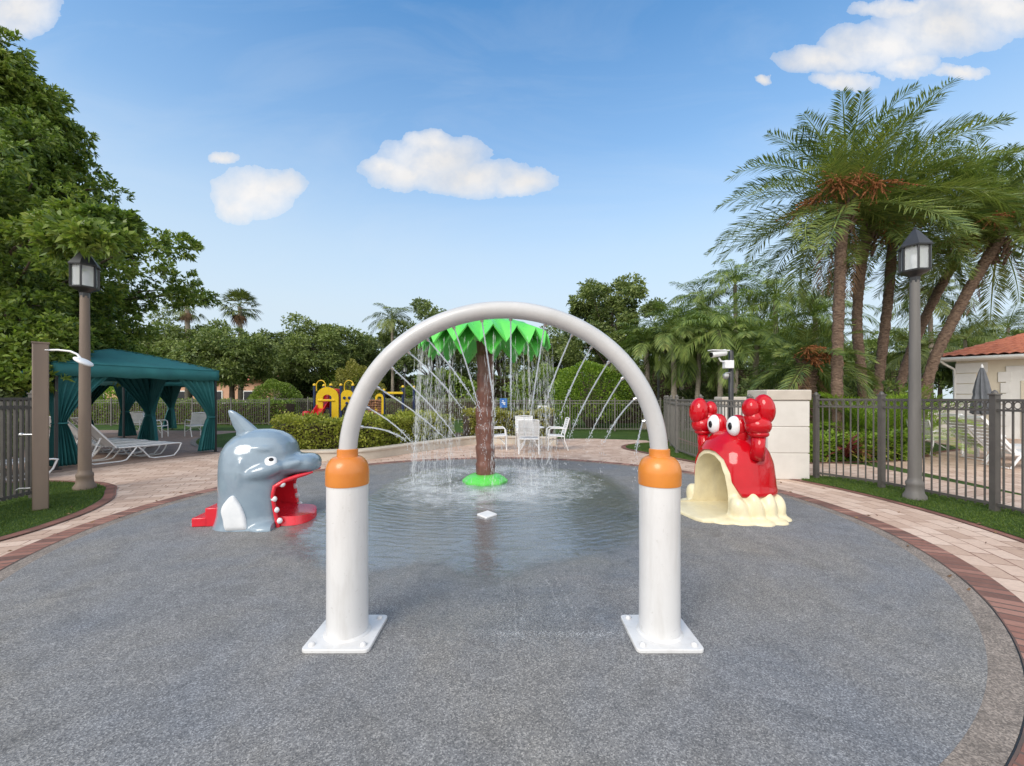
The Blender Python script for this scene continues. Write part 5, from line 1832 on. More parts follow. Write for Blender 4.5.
# ------------------------------------------------------------------ playground
PX = lambda px: (px - U0) / 17.5
pg = thing('play_structure', 'yellow and red playground climber with navy posts beyond the hedge', 'play structure', (-9.6, 24.0, 0.0))
ox = -9.6
lx = lambda px: PX(px) - ox
for px, top, yy in ((314.5, 2.2, 0), (331, 2.2, 0), (341, 2.2, 0), (353, 2.2, 0), (314.5, 2.2, 1.2), (353, 2.2, 1.2), (384, 1.9, 0), (402, 2.1, 0.2), (409, 2.1, 1.2)):
    pst = MB().lathe([(0.075, 0), (0.075, top)], 12, (lx(px), yy, 0)).build('post', M['play_navy'], pg, 40)
    MB().lathe([(0.085, top), (0.09, top + 0.05), (0.06, top + 0.11), (0.005, top + 0.13)], 12, (lx(px), yy, 0)).build('post_cap', M['play_yellow'], pst, 40)
def arch_panel(xa, xb, z0, z1, ztop, hole_w, hole_z0, hole_z1, y=-0.08, th=0.09):
    n = 16
    xc, hw_ = (xa + xb) / 2, (xb - xa) / 2
    outer = [(xa, z0)] + [(xc - hw_ * math.cos(a), z1 + (ztop - z1) * math.sin(a)) for a in np.linspace(0, PI, n)] + [(xb, z0)]
    inner = [(xc - hole_w, hole_z0)] + [(xc - hole_w * math.cos(a), hole_z1 + hole_w * 0.75 * math.sin(a)) for a in np.linspace(0, PI, n)] + [(xc + hole_w, hole_z0)]
    k = len(outer)
    vs = [(x, y, z) for x, z in outer] + [(x, y, z) for x, z in inner] + [(x, y + th, z) for x, z in outer] + [(x, y + th, z) for x, z in inner]
    fs = []
    for i in range(k - 1):
        fs += [(i, i + 1, k + i + 1, k + i), (2 * k + i, 3 * k + i, 3 * k + i + 1, 2 * k + i + 1), (i, 2 * k + i, 2 * k + i + 1, i + 1), (k + i, k + i + 1, 3 * k + i + 1, 3 * k + i)]
    fs += [(0, k, 3 * k, 2 * k), (k - 1, 3 * k - 1, 4 * k - 1, 2 * k - 1)]
    return MB().add(vs, fs)
arch_panel(lx(316.5), lx(339), 0.3, 1.5, 2.12, 0.25, 0.3, 1.5).build('arch_panel', M['play_yellow'], pg, 40)
MB().box((lx(327), -0.1, 1.36), (0.95, 0.06, 0.12)).build('cross_bar', M['play_yellow'], pg, 30, bevel=0.02)
arch_panel(lx(375.5), lx(384), 0.2, 1.45, 1.75, 0.12, 0.2, 1.5).build('arch_panel', M['play_yellow'], pg, 40)
sld = [[(lx(322) + dx_, y, z + dz) for dx_, dz in ((-0.28, 0.22), (-0.22, 0.22), (-0.2, 0.0), (0.2, 0.0), (0.22, 0.22), (0.28, 0.22), (0.24, -0.05), (-0.24, -0.05))] for y, z in ((1.1, 1.75), (0.7, 1.5), (0.2, 1.1), (-0.3, 0.75), (-0.9, 0.4), (-1.4, 0.28), (-1.7, 0.26))]
MB().loft(sld).build('slide', M['play_red'], pg, 40)
MB().lathe([(0.42, 0.9), (0.42, 1.9), (0.38, 2.0), (0.1, 2.05)], 20, (lx(329), 0.65, 0)).build('tunnel', M['play_red'], pg, 40)
bp = arch_panel(lx(341.5), lx(354), 0.75, 1.65, 1.95, 0.001, 1.2, 1.3)
bub = bp.build('bubble_panel', M['play_yellow'], pg, 40)
for px, z in ((345, 1.5), (350, 1.5), (347.5, 1.2)):
    MB().lathe([(0.085, 0), (0.085, 0.03), (0.05, 0.04)], 14).build('bubble', M['play_navy'], bub, 40, loc=(lx(px), -0.085, z)).rotation_euler = (R(90), 0, 0)
for px in (321, 349):
    MB().tube([(lx(px) - 0.26, 0, 1.9)] + [(lx(px) - 0.26 * math.cos(a), 0, 2.2 + 0.3 * math.sin(a)) for a in np.linspace(0, PI, 12)] + [(lx(px) + 0.26, 0, 1.9)], 0.03, 8).build('hoop_rail', M['play_yellow'], pg, 60)
cw = MB()
gr = random.Random(3)
for i in range(7):
    for j in range(8):
        cw.ell((lx(369.5) + i * 0.105, -0.05 + gr.uniform(-.05, .05), 0.35 + j * 0.14), (0.075, 0.09, 0.085), 8, 6)
cw.build('climbing_wall', M['play_rock'], pg, 40)
MB().box((lx(393), 0.1, 1.78), (1.1, 0.12, 0.13)).build('beam', M['play_yellow'], pg, 30, bevel=0.02)
MB().box((lx(333), 0.65, 0.88), (2.3, 1.3, 0.08)).build('deck', M['play_navy'], pg, 30)
MB().box((lx(311.5), -0.6, 0.55), (0.35, 0.35, 0.45)).build('stepping_block', M['play_red'], pg, 30, bevel=0.1)

# ------------------------------------------------------------------ notice signs
s1 = at(503.5, 403, 17.2)
t = thing('notice_sign', 'small blue notice sign standing behind the golden hedge', 'sign', (s1.x, 17.2, 0.0))
MB().box((0, 0, s1.z), (0.30, 0.02, 0.38)).build('panel', M['sign_blue'], t, 30)
pc = MB().lathe([(0.0, 0), (0.045, 0), (0.045, 0.003), (0.0, 0.003)], 14, caps=False)
MB().tube([(0, 0.03, 0), (0, 0.03, s1.z + 0.15)], 0.02, 8).build('post', M['fence_metal'], t, 40)
mk = MB().box((0.0, -0.0125, s1.z + 0.02), (0.15, 0.004, 0.035))
mk.box((-0.02, -0.0125, s1.z + 0.09), (0.05, 0.004, 0.05))
mk.box((0.03, -0.0125, s1.z - 0.04), (0.09, 0.004, 0.05), mat=Matrix.Rotation(R(25), 3, 'Y'))
mk.build('pictogram', M['white_plastic'], t, 30)
s2 = at(543.5, 415, 16.4)
t = thing('notice_sign', 'white framed blue notice board at right end of golden hedge', 'sign', (s2.x, 16.4, 0.0))
MB().box((0, 0, s2.z), (0.46, 0.03, 0.74)).build('frame', M['white_plastic'], t, 30)
pn = MB().box((0, -0.018, s2.z), (0.36, 0.01, 0.62)).build('panel', M['sign_blue'], t, 30)
mk = MB().box((0, -0.025, s2.z + 0.22), (0.26, 0.004, 0.08))
for k in range(5):
    mk.box((-0.02, -0.025, s2.z + 0.09 - 0.075 * k), (0.24, 0.004, 0.022))
mk.build('text_lines', M['white_plastic'], pn, 30)
MB().box((0, 0.04, s2.z / 2), (0.06, 0.04, s2.z)).build('post', M['fence_metal'], t, 30)


# ------------------------------------------------------------------ far houses
def house(label, x, y, wx, wy, h, rise, mat):
    t = thing('house', label, 'house', (x, y, 0))
    MB().box((0, 0, h / 2), (wx, wy, h)).build('wall', M[mat], t, 30)
    a, b_ = wx / 2 + 0.6, wy / 2 + 0.6
    r_ = MB().add([(-a, -b_, h), (a, -b_, h), (a, b_, h), (-a, b_, h), (-a * 0.4, 0, h + rise), (a * 0.4, 0, h + rise)], [(0, 1, 5, 4), (1, 2, 5), (2, 3, 4, 5), (3, 0, 4), (3, 2, 1, 0)])
    r_.build('roof', M['roof_tile'], t, 30)
    for k in range(3):
        f = MB().box((-wx * 0.3 + wx * 0.3 * k, -wy / 2 - 0.02, h * 0.45), (1.6, 0.1, 1.5)).build('window', M['trim_white'], t, 30)
        MB().box((-wx * 0.3 + wx * 0.3 * k, -wy / 2 - 0.075, h * 0.45), (1.35, 0.02, 1.25)).build('pane', M['black_gloss'], f, 30)
    MB().box((0, -wy / 2 - 0.06, 0.55), (wx + 0.1, 0.12, 1.1)).build('plinth', M['trim_white'], t, 30)


house('salmon house with tiled roof far behind the oval lawn', -33.5, 52, 13, 9, 3.4, 2.0, 'wall_pink')
house('salmon house far behind the nearest cabana roof', -53, 54, 14, 9, 3.4, 2.0, 'wall_pink')
house('low cream house far left behind the round clipped bush', -26, 66, 12, 9, 3.6, 2.0, 'wall_cream')

# ------------------------------------------------------------------ broadleaf trees
def crown_leaves(g, clumps, n_twig, per, size, spread, aspect=0.4):
    """rosettes of leaves on twig ends scattered through clumps"""
    ci = g.integers(0, len(clumps), n_twig)
    c = clumps[ci]
    u = unit(g.normal(size=(n_twig, 3)))
    rad = c[:, 3:4] * (1 - np.abs(g.normal(0, 0.28, (n_twig, 1)))) * np.array([1, 1, 0.72])
    tw = c[:, :3] + u * rad
    td = unit(u * np.array([1, 1, 0.6]) + np.array([0, 0, 0.45]) + g.normal(0, 0.3, (n_twig, 3)))
    base = np.repeat(tw, per, 0) + g.normal(0, spread * 0.25, (n_twig * per, 3))
    d = np.repeat(td, per, 0) * 0.8 + g.normal(0, 0.6, (n_twig * per, 3))
    L = g.uniform(0.7, 1.25, n_twig * per) * size
    return leaves(base, d, L, L * aspect, g, 0.18)


def make_tree(name, label, loc, h, cr, trunk_h, seed, mat, n_twig, per, size, nclump=40, clump_r=(0.7, 1.3), squash=0.62, trunk_r=0.2, lean=(0, 0), group=None, thin=0.0, bark='bark'):
    g = np.random.default_rng(seed)
    t = thing(name, label, 'tree', loc, 0, group)
    cz = trunk_h + (h - trunk_h) * 0.5
    cl = []
    while len(cl) < nclump:
        u = g.normal(size=3)
        u /= np.linalg.norm(u)
        r = g.random() ** 0.42
        p = np.array([lean[0] + u[0] * cr * r, lean[1] + u[1] * cr * r, cz + u[2] * (h - trunk_h) * 0.5 * r])
        cl.append((*p, g.uniform(*clump_r)))
    cl = np.array(cl)
    me = quads_mesh('crown', crown_leaves(g, cl, n_twig, per, size, size * 1.2), M[mat])
    link('crown', me, t, fix=False)
    m = MB()
    top = Vector((lean[0] * 0.5, lean[1] * 0.5, trunk_h))
    m.tube([(0, 0, 0), (lean[0] * 0.1, lean[1] * 0.1, trunk_h * 0.4), top, top.lerp(Vector((lean[0], lean[1], cz)), 0.6), (lean[0], lean[1], cz + (h - cz) * 0.5)], [trunk_r * 1.35, trunk_r, trunk_r * 0.85, trunk_r * 0.55, trunk_r * 0.15], 10)
    for k in range(min(len(cl), 26)):
        e = Vector(cl[k, :3])
        s0 = top.lerp(Vector((lean[0], lean[1], cz)), g.random() * 0.7)
        mid = s0.lerp(e, 0.5) + Vector((g.normal(0, .15), g.normal(0, .15), 0.12 * (e - s0).length))
        m.tube([s0, mid, e], [trunk_r * 0.42, trunk_r * 0.26, trunk_r * 0.06], 6)
    m.build('trunk', M[bark], t, 60)
    return t


# the big tree at the left, behind the fence
bt = thing('broadleaf_tree', 'huge dark broadleaf tree overhanging the left fence and lamp post', 'tree', (-14.9, 11.7, 0))
g = np.random.default_rng(77)
cl = []
# boughs: azimuth, height, reach (drawn from the outline the crown shows towards the pad)
bough_m = MB()
bough_m.tube([(0, 0, 0), (0.1, 0, 1.5), (0.05, 0.1, 4), (0, 0, 7), (0, 0, 9.3), (0, 0, 10.4)], [0.42, 0.33, 0.3, 0.22, 0.12, 0.03], 12)
for k in range(135):
    z = 2.2 + 9.1 * g.random() ** 0.9
    tt = (z - 2.2) / 9.1
    reach = 4.55 * (0.72 + 0.5 * math.sin(PI * min(1, tt * 1.25 + 0.1))) * (1 - 0.75 * max(0, tt - 0.35) ** 1.0 / 0.65)
    if z < 3.6:
        reach *= 0.62 + 0.25 * (z - 2.2) / 1.4
    a = g.random() * 2 * PI
    reach *= g.uniform(0.72, 1.08)
    e = np.array([reach * math.cos(a), reach * math.sin(a), z + 0.1 * reach])
    s0 = np.array([0, 0, max(1.8, z - 0.35 * reach)])
    mid = (s0 + e) / 2 + np.array([0, 0, 0.25])
    bough_m.tube([s0, mid, e], [0.10, 0.06, 0.015], 6)
    for s in (1.0, 0.8, 0.6, 0.42):
        p = s0 * (1 - s) + e * s + g.normal(0, 0.28, 3)
        cl.append((*p, g.uniform(0.42, 0.74)))
for (px_, py_, Yb) in ((6, 300, 9.5), (22, 318, 9.2), (40, 306, 9.6), (52, 330, 9.3), (8, 342, 8.9), (28, 350, 8.8), (44, 350, 9.0), (14, 368, 8.6), (2, 380, 8.4), (30, 376, 8.6), (58, 352, 9.4), (66, 338, 9.6), (-14, 330, 9.0), (-20, 360, 8.6), (98, 222, 7.6), (76, 232, 6.9), (92, 240, 6.7), (62, 240, 7.2), (110, 238, 7.4), (50, 225, 8.0), (120, 222, 8.2), (70, 215, 8.2)):
    e = at(px_, py_, Yb) - Vector((-14.9, 11.7, 0))
    cl.append((*e, 0.5 if py_ > 290 else 0.3))
    if py_ > 290:
        bough_m.tube([(0.05, 0.05, 3.2), (e.x * 0.5, e.y * 0.5, 3.9), tuple(e)], [0.08, 0.05, 0.012], 6)
    else:                                   # sprigs on one long bough that reaches over the lamp
        hub = at(72, 222, 7.9) - Vector((-14.9, 11.7, 0))
        if px_ == 98:
            bough_m.tube([(0.05, 0.05, 4.2), (hub.x * 0.5, hub.y * 0.5, 5.0), tuple(hub)], [0.1, 0.06, 0.025], 6)
        bough_m.tube([tuple(hub), tuple((hub + e) * 0.5 + Vector((0, 0, 0.08))), tuple(e)], [0.022, 0.014, 0.005], 5)
cl = np.array(cl)
link('crown', quads_mesh('crown', crown_leaves(g, cl, 29000, 13, 0.16, 0.10, 0.36), M['leaf_big']), bt, fix=False)
bough_m.build('trunk', M['bark'], bt, 60)
bush('dark_shrub', 'dark shrub at the foot of the big tree behind the left fence', 'shrub', (-10.3, 7.7, 0), 0.8, 1.0, 1.9, 6000, 'leaf_dark', 0.12, 31, rough=0.14)
bush('dark_shrub', 'dark shrub low behind the left fence at the photo edge', 'shrub', (-9.9, 5.0, 0), 1.2, 1.5, 1.5, 6000, 'leaf_dark', 0.12, 32, rough=0.14)

# middle distance
def px_tree(name, label, px, top, Y, width_px, seed, mat, twigs, per=7, leaf=0.26, trunk_h=2.4, nclump=38, clump=(0.7, 1.25), group='trees beyond the pool fence', **kw):
    c = at(px, top, Y)
    cr = width_px / 2 / F * Y
    return make_tree(name, label, (c.x, Y, 0), c.z, cr - clump[0] * 0.4, trunk_h, seed, mat, twigs, per, leaf, nclump, clump, group=group, **kw)


px_tree('oak_tree', 'spreading oak behind the cabana roof nearest the big left tree', 128, 306, 33, 130, 101, 'leaf_oak', 3600)
px_tree('oak_tree', 'oak under the shaggy fan palm behind the cabana corner', 190, 322, 35, 110, 102, 'leaf_oak', 3600)
px_tree('oak_tree', 'oak left below the taller fan palm with bare trunk on the lawn', 232, 332, 31, 90, 103, 'leaf_oak', 3400, trunk_h=2.6)
px_tree('oak_tree', 'dark oak between the taller fan palm and the peaked oak', 283, 332, 38, 80, 104, 'leaf_dark', 2800)
px_tree('oak_tree', 'peaked oak above the yellow playground', 324, 317, 36, 84, 105, 'leaf_oak', 3600)
px_tree('oak_tree', 'low dark oak right of the playground behind the hoop', 372, 340, 40, 80, 106, 'leaf_dark', 2800)
px_tree('oak_tree', 'tall dark oak whose top shows above the left shoulder of the hoop', 432, 294, 36, 110, 107, 'leaf_dark', 4200)
px_tree('oak_tree', 'oak behind the water tree trunk and falling water', 500, 318, 42, 110, 108, 'leaf_oak', 3200)
px_tree('oak_tree', 'green oak right of the falling water inside the hoop', 556, 322, 38, 90, 109, 'leaf_oak', 3000)
px_tree('oak_tree', 'tall open oak above the right shoulder of the hoop', 612, 274, 30, 110, 110, 'leaf_oak', 4200, trunk_h=3.0, clump=(0.5, 0.95), nclump=44)
px_tree('oak_tree', 'oak filling the gap right of the hoop behind slender palms', 668, 300, 37, 110, 111, 'leaf_dark', 3600)
px_tree('oak_tree', 'dark tree behind the security camera pole', 735, 318, 38, 120, 112, 'leaf_dark', 3600)
px_tree('oak_tree', 'dark tree between the white pillar and the tall date palm', 800, 325, 36, 110, 113, 'leaf_dark', 3600)
px_tree('oak_tree', 'tree showing between the date palm trunks', 880, 330, 40, 110, 114, 'leaf_oak', 3400)
px_tree('oak_tree', 'rounded tree beyond the lamp post left of the pool house roof', 940, 338, 42, 110, 115, 'leaf_oak', 3400)
px_tree('oak_tree', 'tree rising over the red tiled pool house roof', 1010, 328, 44, 130, 116, 'leaf_oak', 3400)
hedge('screen_hedge', 'tall dark screen hedge behind the palms right of the hoop', 'hedge', [Vector((4.6 + 0.9 * k, 24.6 + 0.02 * k, 0)) for k in range(22)], 1.6, 3.3, 0, 17000, 'leaf_dark', 0.17, 41)
hedge('screen_hedge', 'dark screen hedge along the back of the playground lawn', 'hedge', [Vector((-22 + 1.2 * k, 40, 0)) for k in range(26)], 1.8, 3.4, 0, 13000, 'leaf_dark', 0.24, 42)
hedge('boxwood_hedge', 'low trimmed hedge left of the pool house behind the lamp post', 'hedge', [Vector((13.3 + 0.5 * k, 18.2, 0)) for k in range(9)], 0.8, 1.7, 0, 4500, 'leaf_bright', 0.11, 43)
bush('dark_shrub', 'dark flowering shrub before the screen hedge left of the pillar', 'shrub', (9.3, 20.3, 0), 1.8, 1.2, 2.0, 5000, 'leaf_dark', 0.14, 44, rough=0.14)


# ------------------------------------------------------------------ palms
def frond_arrays(g, L, e0, droop, az, nleaf, ll, lw_, vee=0.35, hang=0.35, bare=0.12, base=(0, 0, 0), plume=0.08):
    """one feather frond: leaflets as kites, rachis as a strip; returns (leaf quads, rachis pts)"""
    n = 26
    s = np.linspace(0, 1, n)
    el = e0 - droop * s ** 1.35
    step = L / (n - 1)
    x = np.r_[0, np.cumsum(np.cos(el[:-1]) * step)]
    z = np.r_[0, np.cumsum(np.sin(el[:-1]) * step)]
    ca, sa = math.cos(az), math.sin(az)
    side_w = g.normal(0, 0.12) * L
    y = side_w * s ** 2
    pts = np.c_[x * ca - y * sa, x * sa + y * ca, z] + np.array(base)
    q = np.linspace(bare, 0.985, nleaf)
    P = np.stack([np.interp(q, s, pts[:, k]) for k in range(3)], 1)
    T = unit(np.stack([np.interp(np.minimum(q + 0.02, 1), s, pts[:, k]) - np.interp(q - 0.02, s, pts[:, k]) for k in range(3)], 1))
    S = unit(np.cross(T, np.array([0, 0, 1.0])) + 1e-6)
    U = np.cross(S, T)
    prof = np.sin(np.pi * np.clip(0.12 + 0.85 * (q - bare) / (1 - bare), 0, 1)) ** 0.6
    out = []
    for sg in (-1, 1):
        d = unit(S * sg * 0.75 + T * (0.55 + 0.35 * q[:, None]) + U * (vee + g.normal(0, plume, P.shape[0]))[:, None] + g.normal(0, 0.09, P.shape))
        l = ll * prof * g.uniform(0.85, 1.12, nleaf)
        wdt = np.full(nleaf, lw_)
        nrm = unit(np.cross(d, T))
        sd = unit(np.cross(d, nrm))
        mid = P + d * l[:, None] * 0.5
        tip = P + d * l[:, None] * 0.97 - np.array([0, 0, 1.0]) * (l * hang)[:, None]
        mid = mid - np.array([0, 0, 1.0]) * (l * hang * 0.22)[:, None]
        out.append(np.stack([P, mid + sd * wdt[:, None] / 2, tip, mid - sd * wdt[:, None] / 2], 1))
    return np.concatenate(out), pts


def palm_crown(g, nf, L, e_lo, e_hi, droop, nleaf, ll, lw_, **kw):
    quads, strips = [], []
    for k in range(nf):
        f = (k + 0.5) / nf
        e0 = e_lo + (e_hi - e_lo) * f ** 0.8 + g.normal(0, 0.13)
        az = k * 2.39996 + g.normal(0, 0.15)
        Lk = L * g.uniform(0.85, 1.08) * (0.78 + 0.22 * math.sin(PI * min(1, f + 0.25)))
        q, p = frond_arrays(g, Lk, e0, droop * g.uniform(0.6, 1.3), az, nleaf, ll, lw_, **kw)
        quads.append(q)
        w_ = np.linspace(0.035, 0.006, len(p))[:, None] * (L / 3.0)
        sd = np.array([-math.sin(az), math.cos(az), 0])
        a, b = p + sd * w_, p - sd * w_
        strips.append(np.stack([a[:-1], a[1:], b[1:], b[:-1]], 1))
    return np.concatenate(quads), np.concatenate(strips)


def palm_trunk(path, r0, r1, n=110, ridge=0.2, seg=0.11, flare=1.25):
    pts = catmull3(path, n)
    rings = []
    acc = 0
    prev = None
    for i, p in enumerate(pts):
        t = (pts[min(i + 1, len(pts) - 1)] - pts[max(i - 1, 0)]).normalized()
        if prev is None:
            nv = t.cross(Vector((0, 1, 0))).normalized()
        else:
            nv = (prev - t * prev.dot(t)).normalized()
            acc += (p - pts[i - 1]).length
        prev = nv
        bv = t.cross(nv)
        s = i / (len(pts) - 1)
        r = (r0 + (r1 - r0) * s) * (1 + (flare - 1) * max(0, 1 - s * 8)) * (1 + ridge * (((acc / seg) % 1.0) - 0.5))
        rings.append([p + (nv * math.cos(a) + bv * math.sin(a)) * r * (1 + 0.07 * math.sin(5 * a + acc * 9)) for a in np.linspace(0, 2 * PI, 14, endpoint=False)])
    return MB().loft(rings)


def catmull3(path, n):
    P = [np.array(p, float) for p in path]
    P = [2 * P[0] - P[1]] + P + [2 * P[-1] - P[-2]]
    m = max(2, n // (len(path) - 1))
    out = []
    for i in range(1, len(P) - 2):
        p0, p1, p2, p3 = P[i - 1:i + 3]
        for t in np.linspace(0, 1, m, endpoint=False):
            out.append(Vector(0.5 * ((2 * p1) + (-p0 + p2) * t + (2 * p0 - 5 * p1 + 4 * p2 - p3) * t * t + (-p0 + 3 * p1 - 3 * p2 + p3) * t ** 3)))
    out.append(Vector(P[-2]))
    return out


def fruit_bunch(m, g, base, az, L, mi=0):
    n = 34
    e = Vector((math.cos(az), math.sin(az), 0))
    stem = [base, base + e * L * 0.45 + Vector((0, 0, L * 0.22)), base + e * L * 0.8 + Vector((0, 0, 0.05 * L))]
    m.tube(stem, [0.02, 0.014, 0.01], 5, mi=mi)
    for k in range(n):
        a = stem[1].lerp(stem[2], g.random())
        d = Vector((g.normal(0, .3), g.normal(0, .3), -abs(g.normal(0.35, .2)))) * L * 0.75
        m.tube([a, a + e * L * 0.12 + d * 0.5, a + e * L * 0.2 + d], 0.007, 3, caps=False, mi=mi)
        for q in range(5):
            s = 0.4 + 0.6 * g.random()
            m.ell(a + e * L * 0.2 * s + d * s, (0.02, 0.02, 0.024), 5, 4, mi=mi)


def feather_palm(name, label, base, path, r0, r1, crown_kw, seed, mat='frond', bark='palm_bark', fruits=0, dead=0, group=None, boots=True):
    g = np.random.default_rng(seed)
    t = thing(name, label, 'palm', base, 0, group)
    b0 = Vector(base)
    palm_trunk(path, r0, r1, ridge=0.2 if bark == 'palm_bark' else 0.07).build('trunk', M[bark], t, 50)
    top = np.array(path[-1], float)
    q, st = palm_crown(g, **crown_kw)
    link('crown', quads_mesh('crown', np.concatenate([q, st]) + top, M[mat]), t, fix=False)
    if boots:
        bm_ = MB()
        for k in range(34):
            a = k * 2.39996
            z = -0.75 + 0.85 * k / 34
            e = Vector((math.cos(a), math.sin(a), 0))
            p = Vector(top) + e * r1 * 0.8 + Vector((0, 0, z))
            bm_.tube([p, p + e * 0.12 + Vector((0, 0, 0.20))], [0.045, 0.02], 5)
        bm_.build('frond_boots', M['palm_bark'], t, 40)
    for k in range(fruits):
        m = MB()
        az = g.random() * 2 * PI
        fruit_bunch(m, g, Vector(top) + Vector((0, 0, g.uniform(0.0, 0.6))), az, g.uniform(0.8, 1.2) * crown_kw['L'] / 3.2)
        m.build('fruit_bunch', M['fruit'], t, 60)
    for k in range(dead):
        az = g.random() * 2 * PI
        q, p = frond_arrays(g, crown_kw['L'] * 0.6, -1.1, 0.35, az, 26, crown_kw['ll'] * 0.8, crown_kw['lw_'], hang=0.6)
        link('dead_frond', quads_mesh('dead_frond', q + top + np.array([0.1 * math.cos(az), 0.1 * math.sin(az), -0.2]), M['dead_frond']), t, fix=False)
    return t


def loc_path(base, pts):
    return [tuple(Vector(p) - Vector(base)) for p in pts]


def date_palm(label, Y, pix, seed, L, nf=46, **kw):
    pts = [at(x, y, Yd) for x, y, Yd in pix]
    pts[0].z = 0.0
    base = (pts[0].x, pts[0].y, 0.0)
    return feather_palm('date_palm', label, base, loc_path(base, pts), 0.135, 0.125,
                        dict(nf=nf, L=L, e_lo=R(-32), e_hi=R(86), droop=R(58), nleaf=84, ll=0.6, lw_=0.027, vee=0.3, hang=0.18, plume=0.22), seed, fruits=kw.get('fruits', 6), dead=kw.get('dead', 1), group='tall date palms at the right')


date_palm('tallest date palm with upright trunk and orange fruit right of the pillar', 11.4, [(839, 447, 11.4), (837, 380, 11.4), (839, 300, 11.4), (842, 232, 11.4), (846, 205, 11.4)], 201, 3.5, 58, fruits=9, dead=2)
date_palm('date palm just right of the tallest with thin curved trunk', 13.0, [(868, 440, 13.0), (862, 380, 13.0), (857, 320, 13.0), (862, 262, 13.0), (868, 232, 13.0)], 202, 3.3, 46, fruits=4)
date_palm('date palm with trunk bending right behind the lamp post', 13.4, [(872, 440, 13.4), (880, 370, 13.4), (888, 300, 13.4), (892, 250, 13.4), (896, 225, 13.4)], 203, 3.4, 46, fruits=3)
date_palm('leaning date palm with thick trunk slanting right above the pool house', 12.2, [(915, 440, 12.4), (930, 372, 12.3), (958, 310, 12.1), (985, 262, 12.0), (1000, 238, 12.0)], 204, 3.3, 52, fruits=6, dead=1)
date_palm('second leaning date palm whose crown leaves the right edge', 13.8, [(890, 440, 13.8), (903, 375, 13.8), (925, 318, 13.9), (955, 262, 14.0), (985, 222, 14.0)], 205, 3.5, 50, fruits=4, dead=1)


def queen(label, px, ground_py, crown_py, Y, seed, L, nf=24, r=0.13, group='slender palms behind the side fence', dx=0, mat='frond_queen', **kw):
    a, b = at(px, ground_py, Y), at(px + dx, crown_py, Y)
    a.z = 0
    base = (a.x, a.y, 0)
    mid = a.lerp(b, 0.5) + Vector((0.06, 0, 0))
    return feather_palm('feather_palm', label, base, loc_path(base, [a, mid, b]), r, r * 0.75,
                        dict(nf=nf, L=L, e_lo=R(-35), e_hi=R(75), droop=R(88), nleaf=48, ll=L * 0.24, lw_=0.04, vee=0.1, hang=0.45), seed, mat=mat, bark='palm_grey', group=group, boots=False, **kw)


queen('slender palm with a knobbed grey trunk right of the hoop tube', 673, 440, 338, 19.5, 301, 2.7, 26, 0.15)
queen('slender palm nearest the hoop tube with short boots on its trunk', 646, 440, 345, 20.5, 302, 2.4, 22, 0.16)
queen('thin palm close behind the one with the knobbed trunk', 680, 440, 322, 22.5, 303, 2.6, 22, 0.12, dx=2)
queen('leaning thin palm left of the security camera', 694, 440, 348, 19.0, 304, 2.4, 22, 0.12, dx=5)
queen('pale trunk palm just right of the security camera pole', 748, 440, 345, 17.5, 305, 2.5, 26, 0.13, dx=9)
queen('thin palm whose grey trunk stands against the camera pole', 719, 440, 330, 18.2, 306, 2.6, 24, 0.12)
queen('taller palm standing above the others over the security camera', 735, 440, 285, 24.0, 307, 3.1, 22, 0.13)
queen('palm with drooping fronds above the red crab claws', 700, 440, 305, 26.0, 308, 3.0, 24, 0.13)
queen('palm in the gap between camera pole and pillar', 775, 440, 300, 22.0, 309, 3.0, 26, 0.14)
queen('palm behind the tallest date palm trunk', 815, 440, 318, 20.0, 310, 2.8, 26, 0.13)
queen('feathery palm rising behind the leaning date palms', 930, 430, 300, 24.0, 311, 3.0, 26, 0.13, mat='frond_far')
queen('low feathery palm left of the pool house roof', 918, 430, 352, 21.0, 312, 2.4, 24, 0.12, mat='frond_far')
queen('feathery palm behind the pool house umbrella', 965, 430, 340, 30.0, 313, 3.2, 24, 0.13, mat='frond_far')
queen('feathery palm over the middle of the pool house roof', 1008, 430, 328, 34.0, 314, 3.6, 24, 0.13, mat='frond_far')
queen('far palm drooping beside the dark oak left of the hoop', 392, 430, 320, 33.0, 315, 2.6, 22, 0.13, mat='frond_far')

# the short thick palm with orange stalks right behind the pillar
sp = at(806, 440, 12.6)
feather_palm('stout_palm', 'short stout palm with orange fruit stalks right behind the white pillar', (sp.x, 12.6, 0), [(0, 0, 0), (0.02, 0, 1.2), (0, 0, 2.6)], 0.30, 0.24,
             dict(nf=34, L=2.1, e_lo=R(-40), e_hi=R(80), droop=R(70), nleaf=50, ll=0.5, lw_=0.032, vee=0.3, hang=0.25), 320, fruits=5, dead=4)
rj2 = np.random.default_rng(8)


# fan palms
def fan_crown(g, nf, L, blade, e_lo, e_hi):
    out = []
    for k in range(nf):
        f = (k + 0.5) / nf
        e0 = e_lo + (e_hi - e_lo) * f
        az = k * 2.39996 + g.normal(0, 0.2)
        d = np.array([math.cos(az) * math.cos(e0), math.sin(az) * math.cos(e0), math.sin(e0)])
        tip = d * L
        side = np.array([-math.sin(az), math.cos(az), 0])
        out.append(np.stack([-side * 0.02, tip - side * 0.015, tip + side * 0.015, side * 0.02])[None])
        up = np.cross(d, side)
        for q in np.linspace(-1.35, 1.35, 20):
            dd = unit(d * math.cos(q) + side * math.sin(q) - up * 0.12 * abs(q) + g.normal(0, 0.04, 3))
            l = blade * (1 - 0.22 * abs(q) / 1.35)
            sd = unit(np.cross(dd, up))
            end = tip + dd * l - np.array([0, 0, 0.28 * l])
            mid = tip + dd * l * 0.55
            out.append(np.stack([tip, mid + sd * 0.04 * blade, end, mid - sd * 0.04 * blade])[None])
    return np.concatenate(out)


